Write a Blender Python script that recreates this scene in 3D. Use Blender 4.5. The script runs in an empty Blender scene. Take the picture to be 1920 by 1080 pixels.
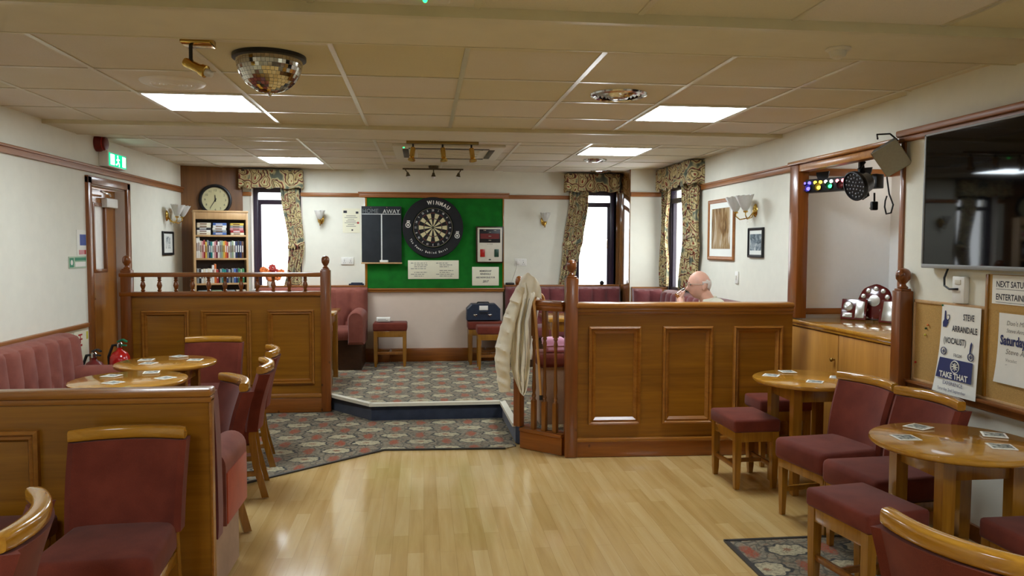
import bpy, bmesh, math, random
from mathutils import Vector, Matrix, Euler
random.seed(7)
S = bpy.context.scene
COL = S.collection
PI = math.pi
R = math.radians

# ------------------------------------------------------------------ mesh builder
class MB:
    def __init__(s):
        s.v = []; s.f = []; s.m = []; s.mi = 0
    def add(s, vs, fs, M=None):
        o = len(s.v)
        for p in vs:
            p = Vector(p)
            s.v.append(M @ p if M is not None else p)
        for f in fs:
            s.f.append([i + o for i in f]); s.m.append(s.mi)
        return s
    def box(s, x0, x1, y0, y1, z0, z1, bev=0, M=None, seg=2):
        if bev <= 0:
            vs = [(x, y, z) for x in (x0, x1) for y in (y0, y1) for z in (z0, z1)]
            fs = [(0, 1, 3, 2), (4, 6, 7, 5), (0, 4, 5, 1), (2, 3, 7, 6), (0, 2, 6, 4), (1, 5, 7, 3)]
            return s.add(vs, fs, M)
        bm = bmesh.new()
        bmesh.ops.create_cube(bm, size=1)
        for v in bm.verts:
            v.co = Vector(((x0 + x1) / 2 + v.co.x * (x1 - x0), (y0 + y1) / 2 + v.co.y * (y1 - y0), (z0 + z1) / 2 + v.co.z * (z1 - z0)))
        bmesh.ops.bevel(bm, geom=bm.edges[:], offset=bev, segments=seg, affect='EDGES', profile=0.5)
        return s.bm(bm, M)
    def bm(s, bm, M=None):
        bm.verts.index_update()
        s.add([v.co.copy() for v in bm.verts], [[v.index for v in f.verts] for f in bm.faces], M)
        bm.free(); return s
    def ring(s, rings, close=True, cap=(True, True), M=None):
        n = len(rings[0]); vs = [p for r in rings for p in r]; fs = []
        for i in range(len(rings) - 1):
            for j in range(n if close else n - 1):
                k = (j + 1) % n
                fs.append((i * n + j, i * n + k, (i + 1) * n + k, (i + 1) * n + j))
        if cap[0]: fs.append(list(range(n))[::-1])
        if cap[1]: fs.append([(len(rings) - 1) * n + j for j in range(n)])
        return s.add(vs, fs, M)
    def tube(s, pts, r, n=10, cap=(True, True), M=None, sx=1.0, sy=1.0, ref=None):
        pts = [Vector(p) for p in pts]
        rs = r if isinstance(r, (list, tuple)) else [r] * len(pts)
        rings = []; up = None
        for i, p in enumerate(pts):
            a = pts[max(i - 1, 0)]; b = pts[min(i + 1, len(pts) - 1)]
            t = (b - a).normalized()
            if up is None:
                up = Vector(ref) if ref else (Vector((0, 0, 1)) if abs(t.z) < .9 else Vector((0, 1, 0)))
            x = t.cross(up)
            if x.length < 1e-6: x = t.orthogonal()
            x.normalize(); y = x.cross(t).normalized(); up = y
            rings.append([p + (x * math.cos(2 * PI * j / n) * sx + y * math.sin(2 * PI * j / n) * sy) * rs[i] for j in range(n)])
        return s.ring(rings, True, cap, M)
    def cyl(s, a, b, r0, r1=None, n=16, M=None):
        return s.tube([a, b], [r0, r0 if r1 is None else r1], n, M=M)
    def lathe(s, prof, n=24, M=None, cap=(True, True), a0=0, a1=2 * PI):
        full = abs(a1 - a0 - 2 * PI) < 1e-6
        rings = [[(max(r, 1e-4) * math.cos(a0 + (a1 - a0) * j / (n if full else n - 1)), max(r, 1e-4) * math.sin(a0 + (a1 - a0) * j / (n if full else n - 1)), z) for j in range(n)] for r, z in prof]
        return s.ring(rings, full, cap if full else (False, False), M)
    def sph(s, c, r, n=16, m=10, M=None):
        r = r if isinstance(r, (list, tuple)) else (r, r, r)
        rings = []
        for i in range(m + 1):
            t = -PI / 2 + PI * i / m
            cr = max(math.cos(t), 1e-3)
            rings.append([(c[0] + r[0] * cr * math.cos(2 * PI * j / n), c[1] + r[1] * cr * math.sin(2 * PI * j / n), c[2] + r[2] * math.sin(t)) for j in range(n)])
        return s.ring(rings, M=M)
    def prism(s, poly, z0, z1, M=None):
        n = len(poly)
        a = sum(poly[i][0] * poly[(i + 1) % n][1] - poly[(i + 1) % n][0] * poly[i][1] for i in range(n))
        if a < 0: poly = poly[::-1]
        return s.ring([[(p[0], p[1], z0) for p in poly], [(p[0], p[1], z1) for p in poly]], M=M)
    def grid(s, fn, nu, nv, M=None, close_u=False):
        vs = [fn(i / nu, j / nv) for i in range(nu + 1) for j in range(nv + 1)]
        fs = [(i * (nv + 1) + j, (i + 1) * (nv + 1) + j, (i + 1) * (nv + 1) + j + 1, i * (nv + 1) + j + 1) for i in range(nu) for j in range(nv)]
        return s.add(vs, fs, M)
    def slab(s, fn, nu, nv, th, M=None):
        # closed sheet: front fn(u,v), back fn + th
        th = Vector(th)
        F = [[Vector(fn(i / nu, j / nv)) for j in range(nv + 1)] for i in range(nu + 1)]
        s.grid(lambda u, v: F[round(u * nu)][round(v * nv)], nu, nv, M)
        s.grid(lambda u, v: F[round((1 - u) * nu)][round(v * nv)] + th, nu, nv, M)
        per = [F[i][0] for i in range(nu + 1)] + [F[nu][j] for j in range(1, nv + 1)] + [F[i][nv] for i in range(nu - 1, -1, -1)] + [F[0][j] for j in range(nv - 1, 0, -1)]
        n = len(per)
        s.add(per + [p + th for p in per], [(i, n + i, n + (i + 1) % n, (i + 1) % n) for i in range(n)], M)
        return s
    def text(s, body, size, org, right=(1, 0, 0), up=(0, 0, 1), align='CENTER', sx=1.0, ext=0.0, bold=0.0, shear=0.0):
        vs, fs = text_geo(body, size, align, bold, shear)
        right = Vector(right).normalized(); up = Vector(up).normalized(); o = Vector(org)
        return s.add([o + right * (p[0] * sx) + up * p[1] for p in vs], fs)
    def build(s, name, mats, parent=None, loc=None, rz=0, sharp=38, smooth=True):
        me = bpy.data.meshes.new(name)
        me.from_pydata([tuple(p) for p in s.v], [], s.f)
        mats = mats if isinstance(mats, (list, tuple)) else [mats]
        for m in mats: me.materials.append(m)
        me.polygons.foreach_set('material_index', s.m)
        bm = bmesh.new(); bm.from_mesh(me)
        bmesh.ops.recalc_face_normals(bm, faces=bm.faces[:]) if s.recalc else None
        bm.to_mesh(me); bm.free()
        if smooth:
            me.polygons.foreach_set('use_smooth', [True] * len(me.polygons))
            me.set_sharp_from_angle(angle=R(sharp))
        me.update()
        o = bpy.data.objects.new(name, me); COL.objects.link(o)
        if parent: o.parent = parent
        if loc is not None: o.location = loc
        o.rotation_euler = (0, 0, rz)
        return o
    recalc = True

_tc = {}
def text_geo(body, size, align, bold, shear):
    k = (body, size, align, bold, shear)
    if k in _tc: return _tc[k]
    cu = bpy.data.curves.new('lettering', 'FONT'); cu.body = body; cu.size = size
    cu.align_x = align; cu.align_y = 'CENTER'; cu.resolution_u = 2; cu.offset = bold; cu.shear = shear
    cu.fill_mode = 'FRONT'
    o = bpy.data.objects.new('lettering', cu); COL.objects.link(o)
    dg = bpy.context.evaluated_depsgraph_get()
    me = bpy.data.meshes.new_from_object(o.evaluated_get(dg))
    r = ([tuple(v.co) for v in me.vertices], [list(p.vertices) for p in me.polygons])
    bpy.data.objects.remove(o); bpy.data.curves.remove(cu); bpy.data.meshes.remove(me)
    _tc[k] = r; return r

def tag(o, label, cat, group=None, kind=None):
    if label: o['label'] = label
    if cat: o['category'] = cat
    if group: o['group'] = group
    if kind: o['kind'] = kind
    return o
def thing(name, label, cat, loc=(0, 0, 0), rz=0, group=None):
    o = bpy.data.objects.new(name, None); COL.objects.link(o)
    o.location = loc; o.rotation_euler = (0, 0, rz); o.empty_display_size = .1
    return tag(o, label, cat, group)
def struct(mb, name, mats, parent=None, **k):
    o = mb.build(name, mats, parent, **k); o['kind'] = 'structure'; return o
def copy_tree(o, parent=None):
    c = o.copy(); COL.objects.link(c)
    if parent: c.parent = parent
    for ch in list(o.children): copy_tree(ch, c)
    return c

# ------------------------------------------------------------------ materials
def lin(c):
    def f(x):
        x /= 255.0
        return x / 12.92 if x <= .04045 else ((x + .055) / 1.055) ** 2.4
    return (f(c[0]), f(c[1]), f(c[2]), 1)
class NT:
    def __init__(s, name):
        s.m = bpy.data.materials.new(name); s.m.use_nodes = True
        s.t = s.m.node_tree; s.t.nodes.clear()
        s.out = s.n('ShaderNodeOutputMaterial')
    def n(s, kind, **k):
        nd = s.t.nodes.new(kind)
        for a, b in k.items(): setattr(nd, a, b)
        return nd
    def set(s, sock, val):
        if isinstance(val, bpy.types.NodeSocket): s.t.links.new(val, sock)
        else: sock.default_value = val
    def math(s, op, a, b=None, c=None):
        nd = s.n('ShaderNodeMath', operation=op)
        for i, v in enumerate((a, b, c)):
            if v is not None: s.set(nd.inputs[i], v)
        return nd.outputs[0]
    def coord(s, kind='Object', scale=(1, 1, 1), loc=(0, 0, 0), rot=(0, 0, 0)):
        tc = s.n('ShaderNodeTexCoord'); mp = s.n('ShaderNodeMapping')
        s.t.links.new(tc.outputs[kind], mp.inputs[0])
        mp.inputs['Scale'].default_value = scale; mp.inputs['Location'].default_value = loc; mp.inputs['Rotation'].default_value = rot
        return mp.outputs[0]
    def noise(s, vec, scale, detail=3, rough=.5, dist=0):
        nd = s.n('ShaderNodeTexNoise'); s.t.links.new(vec, nd.inputs['Vector'])
        nd.inputs['Scale'].default_value = scale; nd.inputs['Detail'].default_value = detail
        nd.inputs['Roughness'].default_value = rough; nd.inputs['Distortion'].default_value = dist
        return nd.outputs['Fac'], nd.outputs['Color']
    def ramp(s, fac, stops, interp='LINEAR'):
        nd = s.n('ShaderNodeValToRGB'); s.t.links.new(fac, nd.inputs[0]); cr = nd.color_ramp; cr.interpolation = interp
        while len(cr.elements) < len(stops): cr.elements.new(.5)
        for e, (p, c) in zip(cr.elements, stops): e.position = p; e.color = c
        return nd.outputs[0]
    def mix(s, fac, a, b, blend='MIX'):
        nd = s.n('ShaderNodeMix', data_type='RGBA', blend_type=blend)
        s.set(nd.inputs[0], fac); s.set(nd.inputs[6], a); s.set(nd.inputs[7], b)
        return nd.outputs[2]
    def bump(s, h, strength=.3, dist=.01):
        nd = s.n('ShaderNodeBump'); s.t.links.new(h, nd.inputs['Height'])
        nd.inputs['Strength'].default_value = strength; nd.inputs['Distance'].default_value = dist
        return nd.outputs[0]
    def bsdf(s, color, rough=.5, metal=0, spec=.5, normal=None, coat=0, coatr=.1, sheen=0, trans=0, ior=1.45, emit=None, es=0, sss=0):
        b = s.n('ShaderNodeBsdfPrincipled')
        s.set(b.inputs['Base Color'], color); s.set(b.inputs['Roughness'], rough); s.set(b.inputs['Metallic'], metal)
        s.set(b.inputs['Specular IOR Level'], spec); b.inputs['Coat Weight'].default_value = coat; b.inputs['Coat Roughness'].default_value = coatr
        b.inputs['Sheen Weight'].default_value = sheen; b.inputs['Transmission Weight'].default_value = trans; b.inputs['IOR'].default_value = ior
        if sss: b.inputs['Subsurface Weight'].default_value = sss; b.inputs['Subsurface Scale'].default_value = .02
        if emit: b.inputs['Emission Color'].default_value = emit; b.inputs['Emission Strength'].default_value = es
        if normal is not None: s.t.links.new(normal, b.inputs['Normal'])
        s.t.links.new(b.outputs[0], s.out.inputs[0]); return s.m

def plain(name, c, rough=.5, metal=0, spec=.5, var=.06, nscale=30, bump=0, bscale=200, **k):
    t = NT(name); v = t.coord()
    f, _ = t.noise(v, nscale, 3)
    c = lin(c)
    col = t.ramp(f, [(.3, tuple(x * (1 - var) for x in c[:3]) + (1,)), (.7, tuple(min(1, x * (1 + var)) for x in c[:3]) + (1,))])
    nrm = None
    if bump:
        g, _ = t.noise(v, bscale, 4); nrm = t.bump(g, bump, .004)
    return t.bsdf(col, rough, metal, spec, nrm, **k)
def wood(name, c1, c2, axis='Z', rough=.3, scale=14, coat=.3, coatr=.15, stretch=.06, knots=0, spec=.5):
    t = NT(name)
    sc = [1, 1, 1]; sc['XYZ'.index(axis)] = stretch
    v = t.coord(scale=tuple(sc))
    f, _ = t.noise(v, scale, 5, .6, 1.2)
    g, _ = t.noise(v, scale * 6, 3, .6, .3)
    h = t.math('MULTIPLY_ADD', g, .35, t.math('MULTIPLY', f, .75))
    mid = tuple((a + b) / 2 for a, b in zip(lin(c1), lin(c2)))
    col = t.ramp(h, [(.3, lin(c1)), (.55, mid), (.78, lin(c2))])
    if knots:
        vo = t.n('ShaderNodeTexVoronoi'); t.t.links.new(t.coord(scale=(1.6, 1.6, 1.1)), vo.inputs['Vector']); vo.inputs['Scale'].default_value = knots
        k = t.ramp(vo.outputs['Distance'], [(.03, (.25, .2, .2, 1)), (.1, (1, 1, 1, 1))])
        col = t.mix(1.0, col, k, 'MULTIPLY')
    return t.bsdf(col, rough, 0, spec, t.bump(h, .05, .002), coat=coat, coatr=coatr)
def fabric(name, c1, c2, scale=60, rough=.9, sheen=.3, bump=.25):
    t = NT(name); v = t.coord()
    f, _ = t.noise(v, 9, 4); g, _ = t.noise(v, scale * 8, 2)
    col = t.ramp(t.math('MULTIPLY_ADD', g, .4, t.math('MULTIPLY', f, .7)), [(.35, lin(c1)), (.75, lin(c2))])
    return t.bsdf(col, rough, 0, .25, t.bump(g, bump, .002), sheen=sheen)
def emissive(name, c, strength):
    t = NT(name); e = t.n('ShaderNodeEmission'); e.inputs[0].default_value = lin(c); e.inputs[1].default_value = strength
    t.t.links.new(e.outputs[0], t.out.inputs[0]); return t.m
def glassy(name, tint=(1, 1, 1, 1), ior=1.45):
    t = NT(name); tr = t.n('ShaderNodeBsdfTransparent'); tr.inputs[0].default_value = tint
    gl = t.n('ShaderNodeBsdfGlossy'); gl.inputs['Roughness'].default_value = .02
    lw = t.n('ShaderNodeLayerWeight'); lw.inputs[0].default_value = .5; f0 = ((ior - 1) / (ior + 1)) ** 2
    fac = t.math('MULTIPLY_ADD', t.math('POWER', lw.outputs['Facing'], 5.0), min(.9, f0 * 16), f0)
    mx = t.n('ShaderNodeMixShader'); L = t.t.links
    L.new(fac, mx.inputs[0]); L.new(tr.outputs[0], mx.inputs[1]); L.new(gl.outputs[0], mx.inputs[2]); L.new(mx.outputs[0], t.out.inputs[0])
    return t.m

M = {}
M['wall'] = plain('cream_wallpaper', (228, 226, 211), .85, var=.02, nscale=12, bump=.12, bscale=90)
M['alcove'] = plain('white_alcove_paint', (240, 240, 238), .8, var=.01)
M['wall_low'] = plain('pinkish_wallpaper', (217, 198, 180), .85, var=.02, nscale=12, bump=.15, bscale=90)
M['tile'] = plain('ceiling_tile', (218, 210, 184), .95, var=.05, nscale=220, bump=.25, bscale=300)
def mk_tile():
    t = NT('ceiling_tile_board'); v = t.coord(scale=(1 / .6125, 1 / .59, 0), loc=(.655, .03, 0))
    fl = t.n('ShaderNodeVectorMath', operation='FLOOR'); t.t.links.new(v, fl.inputs[0])
    wn = t.n('ShaderNodeTexWhiteNoise', noise_dimensions='2D'); t.t.links.new(fl.outputs[0], wn.inputs['Vector'])
    base = t.ramp(wn.outputs['Value'], [(0, lin((216, 208, 176))), (.35, lin((220, 214, 196))), (.7, lin((222, 214, 202))), (1, lin((226, 221, 208)))])
    f, _ = t.noise(t.coord(), 320, 3); g, _ = t.noise(t.coord(), 1.3, 3)
    col = t.mix(.5, base, t.ramp(f, [(.35, (.86, .86, .86, 1)), (.6, (1, 1, 1, 1))]), 'MULTIPLY')
    col = t.mix(t.ramp(g, [(.45, (0, 0, 0, 1)), (.75, (.5, .5, .5, 1))]), col, lin((208, 196, 158)))
    return t.bsdf(col, .95, 0, .2, t.bump(f, .2, .003))
M['tile'] = mk_tile()
M['beam'] = plain('beam_board', (218, 211, 188), .9, var=.03, nscale=6, bump=.05, bscale=120)
M['tbar'] = plain('ceiling_grid_metal', (212, 206, 184), .28, .25, .6, var=.03)
M['beamtrim'] = plain('beam_edge_strip', (208, 200, 168), .4, 0, .6, var=.06, nscale=5)
M['white'] = plain('white_plastic', (232, 230, 222), .4, var=.02)
M['offwhite'] = plain('aged_white_plastic', (214, 208, 190), .45, var=.03)
M['reveal'] = plain('painted_reveal', (214, 206, 196), .6, var=.02)
M['ply'] = wood('oak_veneer_panel', (118, 72, 10), (166, 110, 26), 'X', .32, 9, .35, .2, .05)
M['ply_pale'] = wood('pale_oak_cupboard', (152, 100, 38), (194, 140, 64), 'Z', .4, 12, .2, .25)
M['oak'] = wood('varnished_golden_oak', (122, 76, 16), (166, 114, 34), 'Z', .24, 16, .5, .1)
M['spindle'] = wood('dark_turned_oak', (110, 64, 16), (148, 92, 32), 'Z', .28, 16, .4, .12)
M['oak_top'] = wood('varnished_table_top', (160, 106, 30), (196, 144, 52), 'X', .16, 10, .7, .06)
M['oak_rail'] = wood('polished_chair_rail', (154, 100, 22), (198, 144, 48), 'X', .18, 16, .7, .06)
M['oak_trim'] = wood('oak_moulding', (128, 74, 18), (172, 114, 42), 'X', .32, 16, .35, .2)
M['pine'] = wood('dark_stained_pine', (98, 50, 14), (144, 80, 28), 'Z', .3, 12, .4, .15, .06, knots=5)
M['pine_h'] = wood('dark_stained_pine_horizontal', (110, 58, 14), (158, 92, 30), 'X', .3, 12, .4, .15, .06, knots=5)
M['rail'] = wood('picture_rail_wood', (128, 74, 30), (166, 106, 50), 'X', .45, 20, .15, .3)
M['rail_y'] = wood('picture_rail_wood_side', (128, 74, 30), (166, 106, 50), 'Y', .45, 20, .15, .3)
M['veneer'] = wood('brown_gloss_veneer', (92, 58, 26), (132, 88, 42), 'Z', .1, 9, 1.0, .03, .05, spec=.6)
M['veneer_satin'] = wood('brown_satin_veneer', (104, 66, 30), (138, 92, 44), 'Z', .4, 9, .15, .3, .05)
M['door'] = wood('door_veneer', (146, 88, 28), (176, 114, 44), 'Z', .2, 10, .5, .1, .05)
M['frame_dark'] = wood('door_frame_wood', (110, 62, 26), (146, 88, 40), 'Z', .3, 14, .4, .15)
M['bookcase'] = wood('beech_bookcase', (176, 138, 92), (206, 168, 120), 'Z', .45, 10, .1, .3)
M['red'] = fabric('wine_red_upholstery', (92, 36, 25), (120, 54, 38), sheen=.1)
M['redrail'] = fabric('wine_red_backrest_rear', (88, 34, 34), (112, 48, 46))
M['bench'] = fabric('dusty_rose_upholstery', (118, 62, 52), (146, 86, 72), sheen=.1)
M['bench_dark'] = fabric('plum_upholstery', (98, 46, 48), (126, 66, 66))
M['orange_side'] = fabric('orange_red_side', (146, 50, 22), (178, 72, 34))
M['kick'] = fabric('tan_kickboard_carpet', (140, 108, 84), (168, 134, 106))
M['riser'] = fabric('navy_riser_carpet', (38, 44, 58), (56, 62, 78))
M['nosing'] = plain('white_step_nosing', (222, 216, 196), .4, var=.03)
M['edge_trim'] = plain('carpet_edge_strip', (58, 56, 52), .4, .4, var=.1)
M['brass'] = plain('polished_brass', (212, 176, 92), .16, 1, var=.05)
M['brass_old'] = plain('antique_brass', (150, 122, 66), .3, 1, var=.08)
M['chrome'] = plain('chrome', (205, 205, 205), .12, 1, var=.02)
M['pewter'] = plain('dull_bronze', (96, 86, 66), .35, .9, var=.1)
M['silver'] = plain('engraved_silver', (206, 204, 196), .25, .9, var=.06, nscale=200)
M['mirror'] = plain('mirror_tile', (200, 194, 180), .06, 1, var=.02)
M['black'] = plain('black_plastic', (22, 22, 24), .4, var=.15)
M['blackgloss'] = plain('black_screen', (5, 5, 6), .035, 0, .35, var=.02)
M['rubber'] = plain('black_foam_ring', (24, 25, 28), .75, var=.1)
M['grey'] = plain('grey_plastic', (140, 140, 138), .45, var=.04)
M['lens'] = plain('smoked_lens', (92, 92, 94), .2, var=.05)
M['spk'] = plain('stone_grey_speaker', (158, 154, 138), .6, var=.05, nscale=80, bump=.2, bscale=300)
M['green'] = fabric('green_baize', (12, 92, 22), (20, 118, 32), 80, .95, .2)
M['slate'] = plain('chalk_board', (36, 40, 44), .8, var=.18, nscale=8)
M['chalk'] = plain('chalk_white', (208, 210, 206), .9, var=.1, nscale=90)
M['faintchalk'] = plain('faint_chalk', (120, 124, 124), .9, var=.15, nscale=60)
M['paper'] = plain('white_paper', (236, 234, 224), .7, var=.015)
M['creampaper'] = plain('cream_laminated_paper', (232, 228, 202), .35, var=.015)
M['ink'] = plain('dark_ink', (48, 48, 56), .7, var=.05)
M['greyink'] = plain('grey_ink', (128, 126, 120), .7, var=.05)
M['blueink'] = plain('navy_ink', (40, 46, 96), .7, var=.05)
M['redplastic'] = plain('red_plastic', (170, 26, 20), .3, var=.06)
M['darkred'] = plain('dark_red_sounder', (104, 22, 16), .4, var=.08)
M['greenplastic'] = plain('dark_green_plastic', (28, 66, 48), .35, var=.05)
M['greensign'] = plain('safety_green', (24, 128, 88), .5, var=.03)
M['palegreen'] = plain('pale_green_card', (168, 190, 160), .6, var=.03)
M['blue'] = plain('poster_blue', (56, 76, 150), .6, var=.06)
M['yellow'] = plain('safety_yellow', (200, 190, 70), .6, var=.05)
M['extred'] = plain('extinguisher_red', (188, 20, 16), .2, var=.03, coat=.6)
M['mahog'] = plain('mahogany_gloss', (92, 26, 24), .18, var=.1, coat=.5)
M['cork'] = plain('cork_board', (184, 146, 84), .95, var=.16, nscale=260, bump=.2, bscale=260)
M['pvc'] = plain('dark_window_frame', (52, 42, 58), .3, var=.06)
M['sill'] = plain('white_sill', (226, 222, 216), .4, var=.02)
M['skin'] = plain('skin', (222, 170, 146), .45, var=.08, nscale=18)
M['hair'] = plain('white_hair', (226, 214, 204), .8, var=.08, nscale=120)
M['shirt'] = fabric('white_shirt', (222, 218, 196), (238, 234, 216), 60, .85, .2)
M['trouser'] = fabric('dark_trousers', (42, 44, 54), (58, 60, 70))
M['shoe'] = plain('black_shoe', (24, 20, 20), .3, var=.1)
M['dark'] = plain('dark_brown_wood', (58, 34, 18), .35, var=.15)
M['glass'] = glassy('clear_glass')
M['pane'] = glassy('window_glass', (1, 1, 1, 1))
M['picglass'] = glassy('picture_glass', (1, 1, 1, 1), 1.06)
M['frost'] = plain('frosted_glass_shade', (236, 234, 226), .35, var=.03, trans=.35)
M['beer'] = plain('drink', (236, 190, 120), .1, var=.05, trans=.9, ior=1.1)
M['navy'] = plain('navy_leatherette', (34, 44, 62), .42, var=.12, bump=.25, bscale=160)
M['pink'] = fabric('pink_fabric', (206, 140, 164), (226, 168, 188))
M['cream'] = fabric('cream_cotton_jacket', (212, 204, 182), (236, 228, 208), 50, .9, .2)
M['stripe'] = fabric('grey_seam_tape', (104, 98, 90), (136, 130, 120), 50, .9, .1)
M['stick'] = wood('walking_stick_wood', (176, 122, 60), (218, 166, 98), 'Z', .3, 20, .4, .15)
M['clockface'] = plain('cream_clock_face', (214, 206, 158), .35, var=.02)
M['picbrown'] = None
M['petal'] = plain('orange_petal', (214, 120, 60), .7, var=.2, nscale=60)
M['petal2'] = plain('rust_petal', (170, 62, 56), .7, var=.2, nscale=60)
M['leaf'] = plain('green_leaf', (60, 90, 46), .7, var=.2, nscale=60)
M['vase'] = plain('white_ceramic', (222, 218, 210), .2, var=.03)
M['lamp'] = emissive('ceiling_panel_light', (234, 246, 255), 25)
M['globe'] = emissive('globe_added_glow', (250, 246, 240), 9)  # glow added to the white globe to brighten the alcove
M['led_green'] = emissive('green_indicator', (40, 255, 110), 4)
M['exit_green'] = emissive('exit_sign_green', (20, 190, 130), 1.4)
M['exit_white'] = emissive('exit_sign_white', (225, 255, 245), 3.0)
for nm, c in (('blue', (90, 80, 255)), ('yellow', (255, 220, 60)), ('green', (60, 240, 120)), ('white', (255, 250, 250)), ('red', (255, 120, 130))):
    M['led_' + nm + '_lamp'] = emissive('disco_' + nm + '_lamp', c, 4)
M['redlight'] = emissive('red_segment', (170, 40, 30), .5)

def mk_floor():
    t = NT('laminate_wood_floor')
    v = t.coord(rot=(0, 0, R(90)))
    b = t.n('ShaderNodeTexBrick'); t.t.links.new(v, b.inputs['Vector'])
    b.offset = .37; b.offset_frequency = 2; b.squash = 1
    b.inputs['Scale'].default_value = 1; b.inputs['Brick Width'].default_value = .62; b.inputs['Row Height'].default_value = .078
    b.inputs['Mortar Size'].default_value = .0008; b.inputs['Mortar Smooth'].default_value = .2; b.inputs['Bias'].default_value = 0
    b.inputs['Color1'].default_value = (0, 0, 0, 1); b.inputs['Color2'].default_value = (1, 1, 1, 1); b.inputs['Mortar'].default_value = (.25, .25, .25, 1)
    w = t.coord(scale=(1, .07, 1)); f, _ = t.noise(w, 22, 4, .55, .4); g, _ = t.noise(w, 120, 2)
    bw = t.n('ShaderNodeSeparateColor'); t.t.links.new(b.outputs['Color'], bw.inputs[0])
    h = t.math('ADD', t.math('MULTIPLY', bw.outputs[0], .32), t.math('ADD', t.math('MULTIPLY', f, .66), t.math('MULTIPLY', g, .06)))
    col = t.ramp(h, [(.15, lin((182, 144, 82))), (.5, lin((206, 172, 110))), (.9, lin((224, 196, 142)))])
    col = t.mix(t.math('MULTIPLY', b.outputs['Fac'], .35), col, lin((120, 82, 40)))
    return t.bsdf(col, t.math('MULTIPLY_ADD', f, .05, .11), 0, .5, None, coat=.55, coatr=.09)
M['floor'] = mk_floor()

def mk_carpet():
    t = NT('floral_pub_carpet')
    v0 = t.coord()
    _, nc = t.noise(v0, 16, 2)
    va = t.n('ShaderNodeVectorMath', operation='MULTIPLY_ADD'); t.t.links.new(nc, va.inputs[0]); va.inputs[1].default_value = (.05, .05, 0)
    t.t.links.new(v0, va.inputs[2])
    sp = t.n('ShaderNodeSeparateXYZ'); t.t.links.new(va.outputs[0], sp.inputs[0])
    A, B = .40, .42
    def cell(ox, oy):
        # signed offsets inside a repeat cell, metres
        x = t.math('MULTIPLY', t.math('SUBTRACT', t.math('FRACT', t.math('ADD', t.math('DIVIDE', sp.outputs[0], A), ox)), .5), A)
        y = t.math('MULTIPLY', t.math('SUBTRACT', t.math('FRACT', t.math('ADD', t.math('DIVIDE', sp.outputs[1], B), oy)), .5), B)
        return x, y
    def ell(x, y, a, b):
        return t.math('SQRT', t.math('ADD', t.math('POWER', t.math('ABSOLUTE', t.math('DIVIDE', x, a)), 2.0), t.math('POWER', t.math('ABSOLUTE', t.math('DIVIDE', y, b)), 2.0)))
    x1, y1 = cell(0, 0); x2, y2 = cell(.5, .5)
    def scal(x, y):
        ang = t.math('ARCTAN2', y, x)
        return t.math('ADD', ell(x, y, .118, .082), t.math('MULTIPLY', t.math('SINE', t.math('MULTIPLY', ang, 9)), .06))
    d = t.math('MULTIPLY', t.math('MINIMUM', scal(x1, y1), scal(x2, y2)), .5)
    n1, _ = t.noise(v0, 34, 4, .7); n2, _ = t.noise(v0, 70, 3, .7); n3, _ = t.noise(v0, 500, 2)
    # ground: grey-brown leaves with rust stems
    ground = t.ramp(n1, [(.32, lin((92, 90, 78))), (.44, lin((128, 118, 98))), (.52, lin((150, 142, 118))), (.6, lin((134, 106, 80))), (.68, lin((112, 106, 90)))])
    ve = t.n('ShaderNodeTexVoronoi', feature='DISTANCE_TO_EDGE'); t.t.links.new(va.outputs[0], ve.inputs['Vector']); ve.inputs['Scale'].default_value = 15
    ground = t.mix(t.ramp(ve.outputs['Distance'], [(.03, (.75, .75, .75, 1)), (.09, (0, 0, 0, 1))]), ground, lin((74, 70, 60)))
    x3, y3 = cell(.5, 0); x4, y4 = cell(0, .5)
    dr = t.math('MULTIPLY', .5, t.math('MINIMUM', ell(x3, y3, .040, .085), ell(x4, y4, .040, .085)))
    rust = t.ramp(n2, [(.42, lin((150, 66, 38))), (.54, lin((164, 92, 56))), (.58, lin((116, 104, 86)))])
    ground = t.mix(t.ramp(dr, [(.35, (1, 1, 1, 1)), (.55, (0, 0, 0, 1))]), ground, rust)
    med = t.ramp(n2, [(.36, lin((132, 122, 98))), (.48, lin((178, 168, 136))), (.64, lin((198, 186, 150)))])
    col = t.mix(t.ramp(d, [(.475, (1, 1, 1, 1)), (.505, (0, 0, 0, 1))]), ground, lin((50, 52, 50)))
    col = t.mix(t.ramp(d, [(.40, (1, 1, 1, 1)), (.43, (0, 0, 0, 1))]), col, med)
    core = t.ramp(d, [(.07, (1, 1, 1, 1)), (.12, (0, 0, 0, 1))])
    col = t.mix(core, col, lin((140, 96, 66)))
    col = t.mix(.25, col, t.ramp(n3, [(.3, (0, 0, 0, 1)), (.7, (.6, .56, .5, 1))]), 'OVERLAY')
    return t.bsdf(col, .95, 0, .15, t.bump(n3, .4, .004), sheen=.15)
M['carpet'] = mk_carpet()

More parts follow.
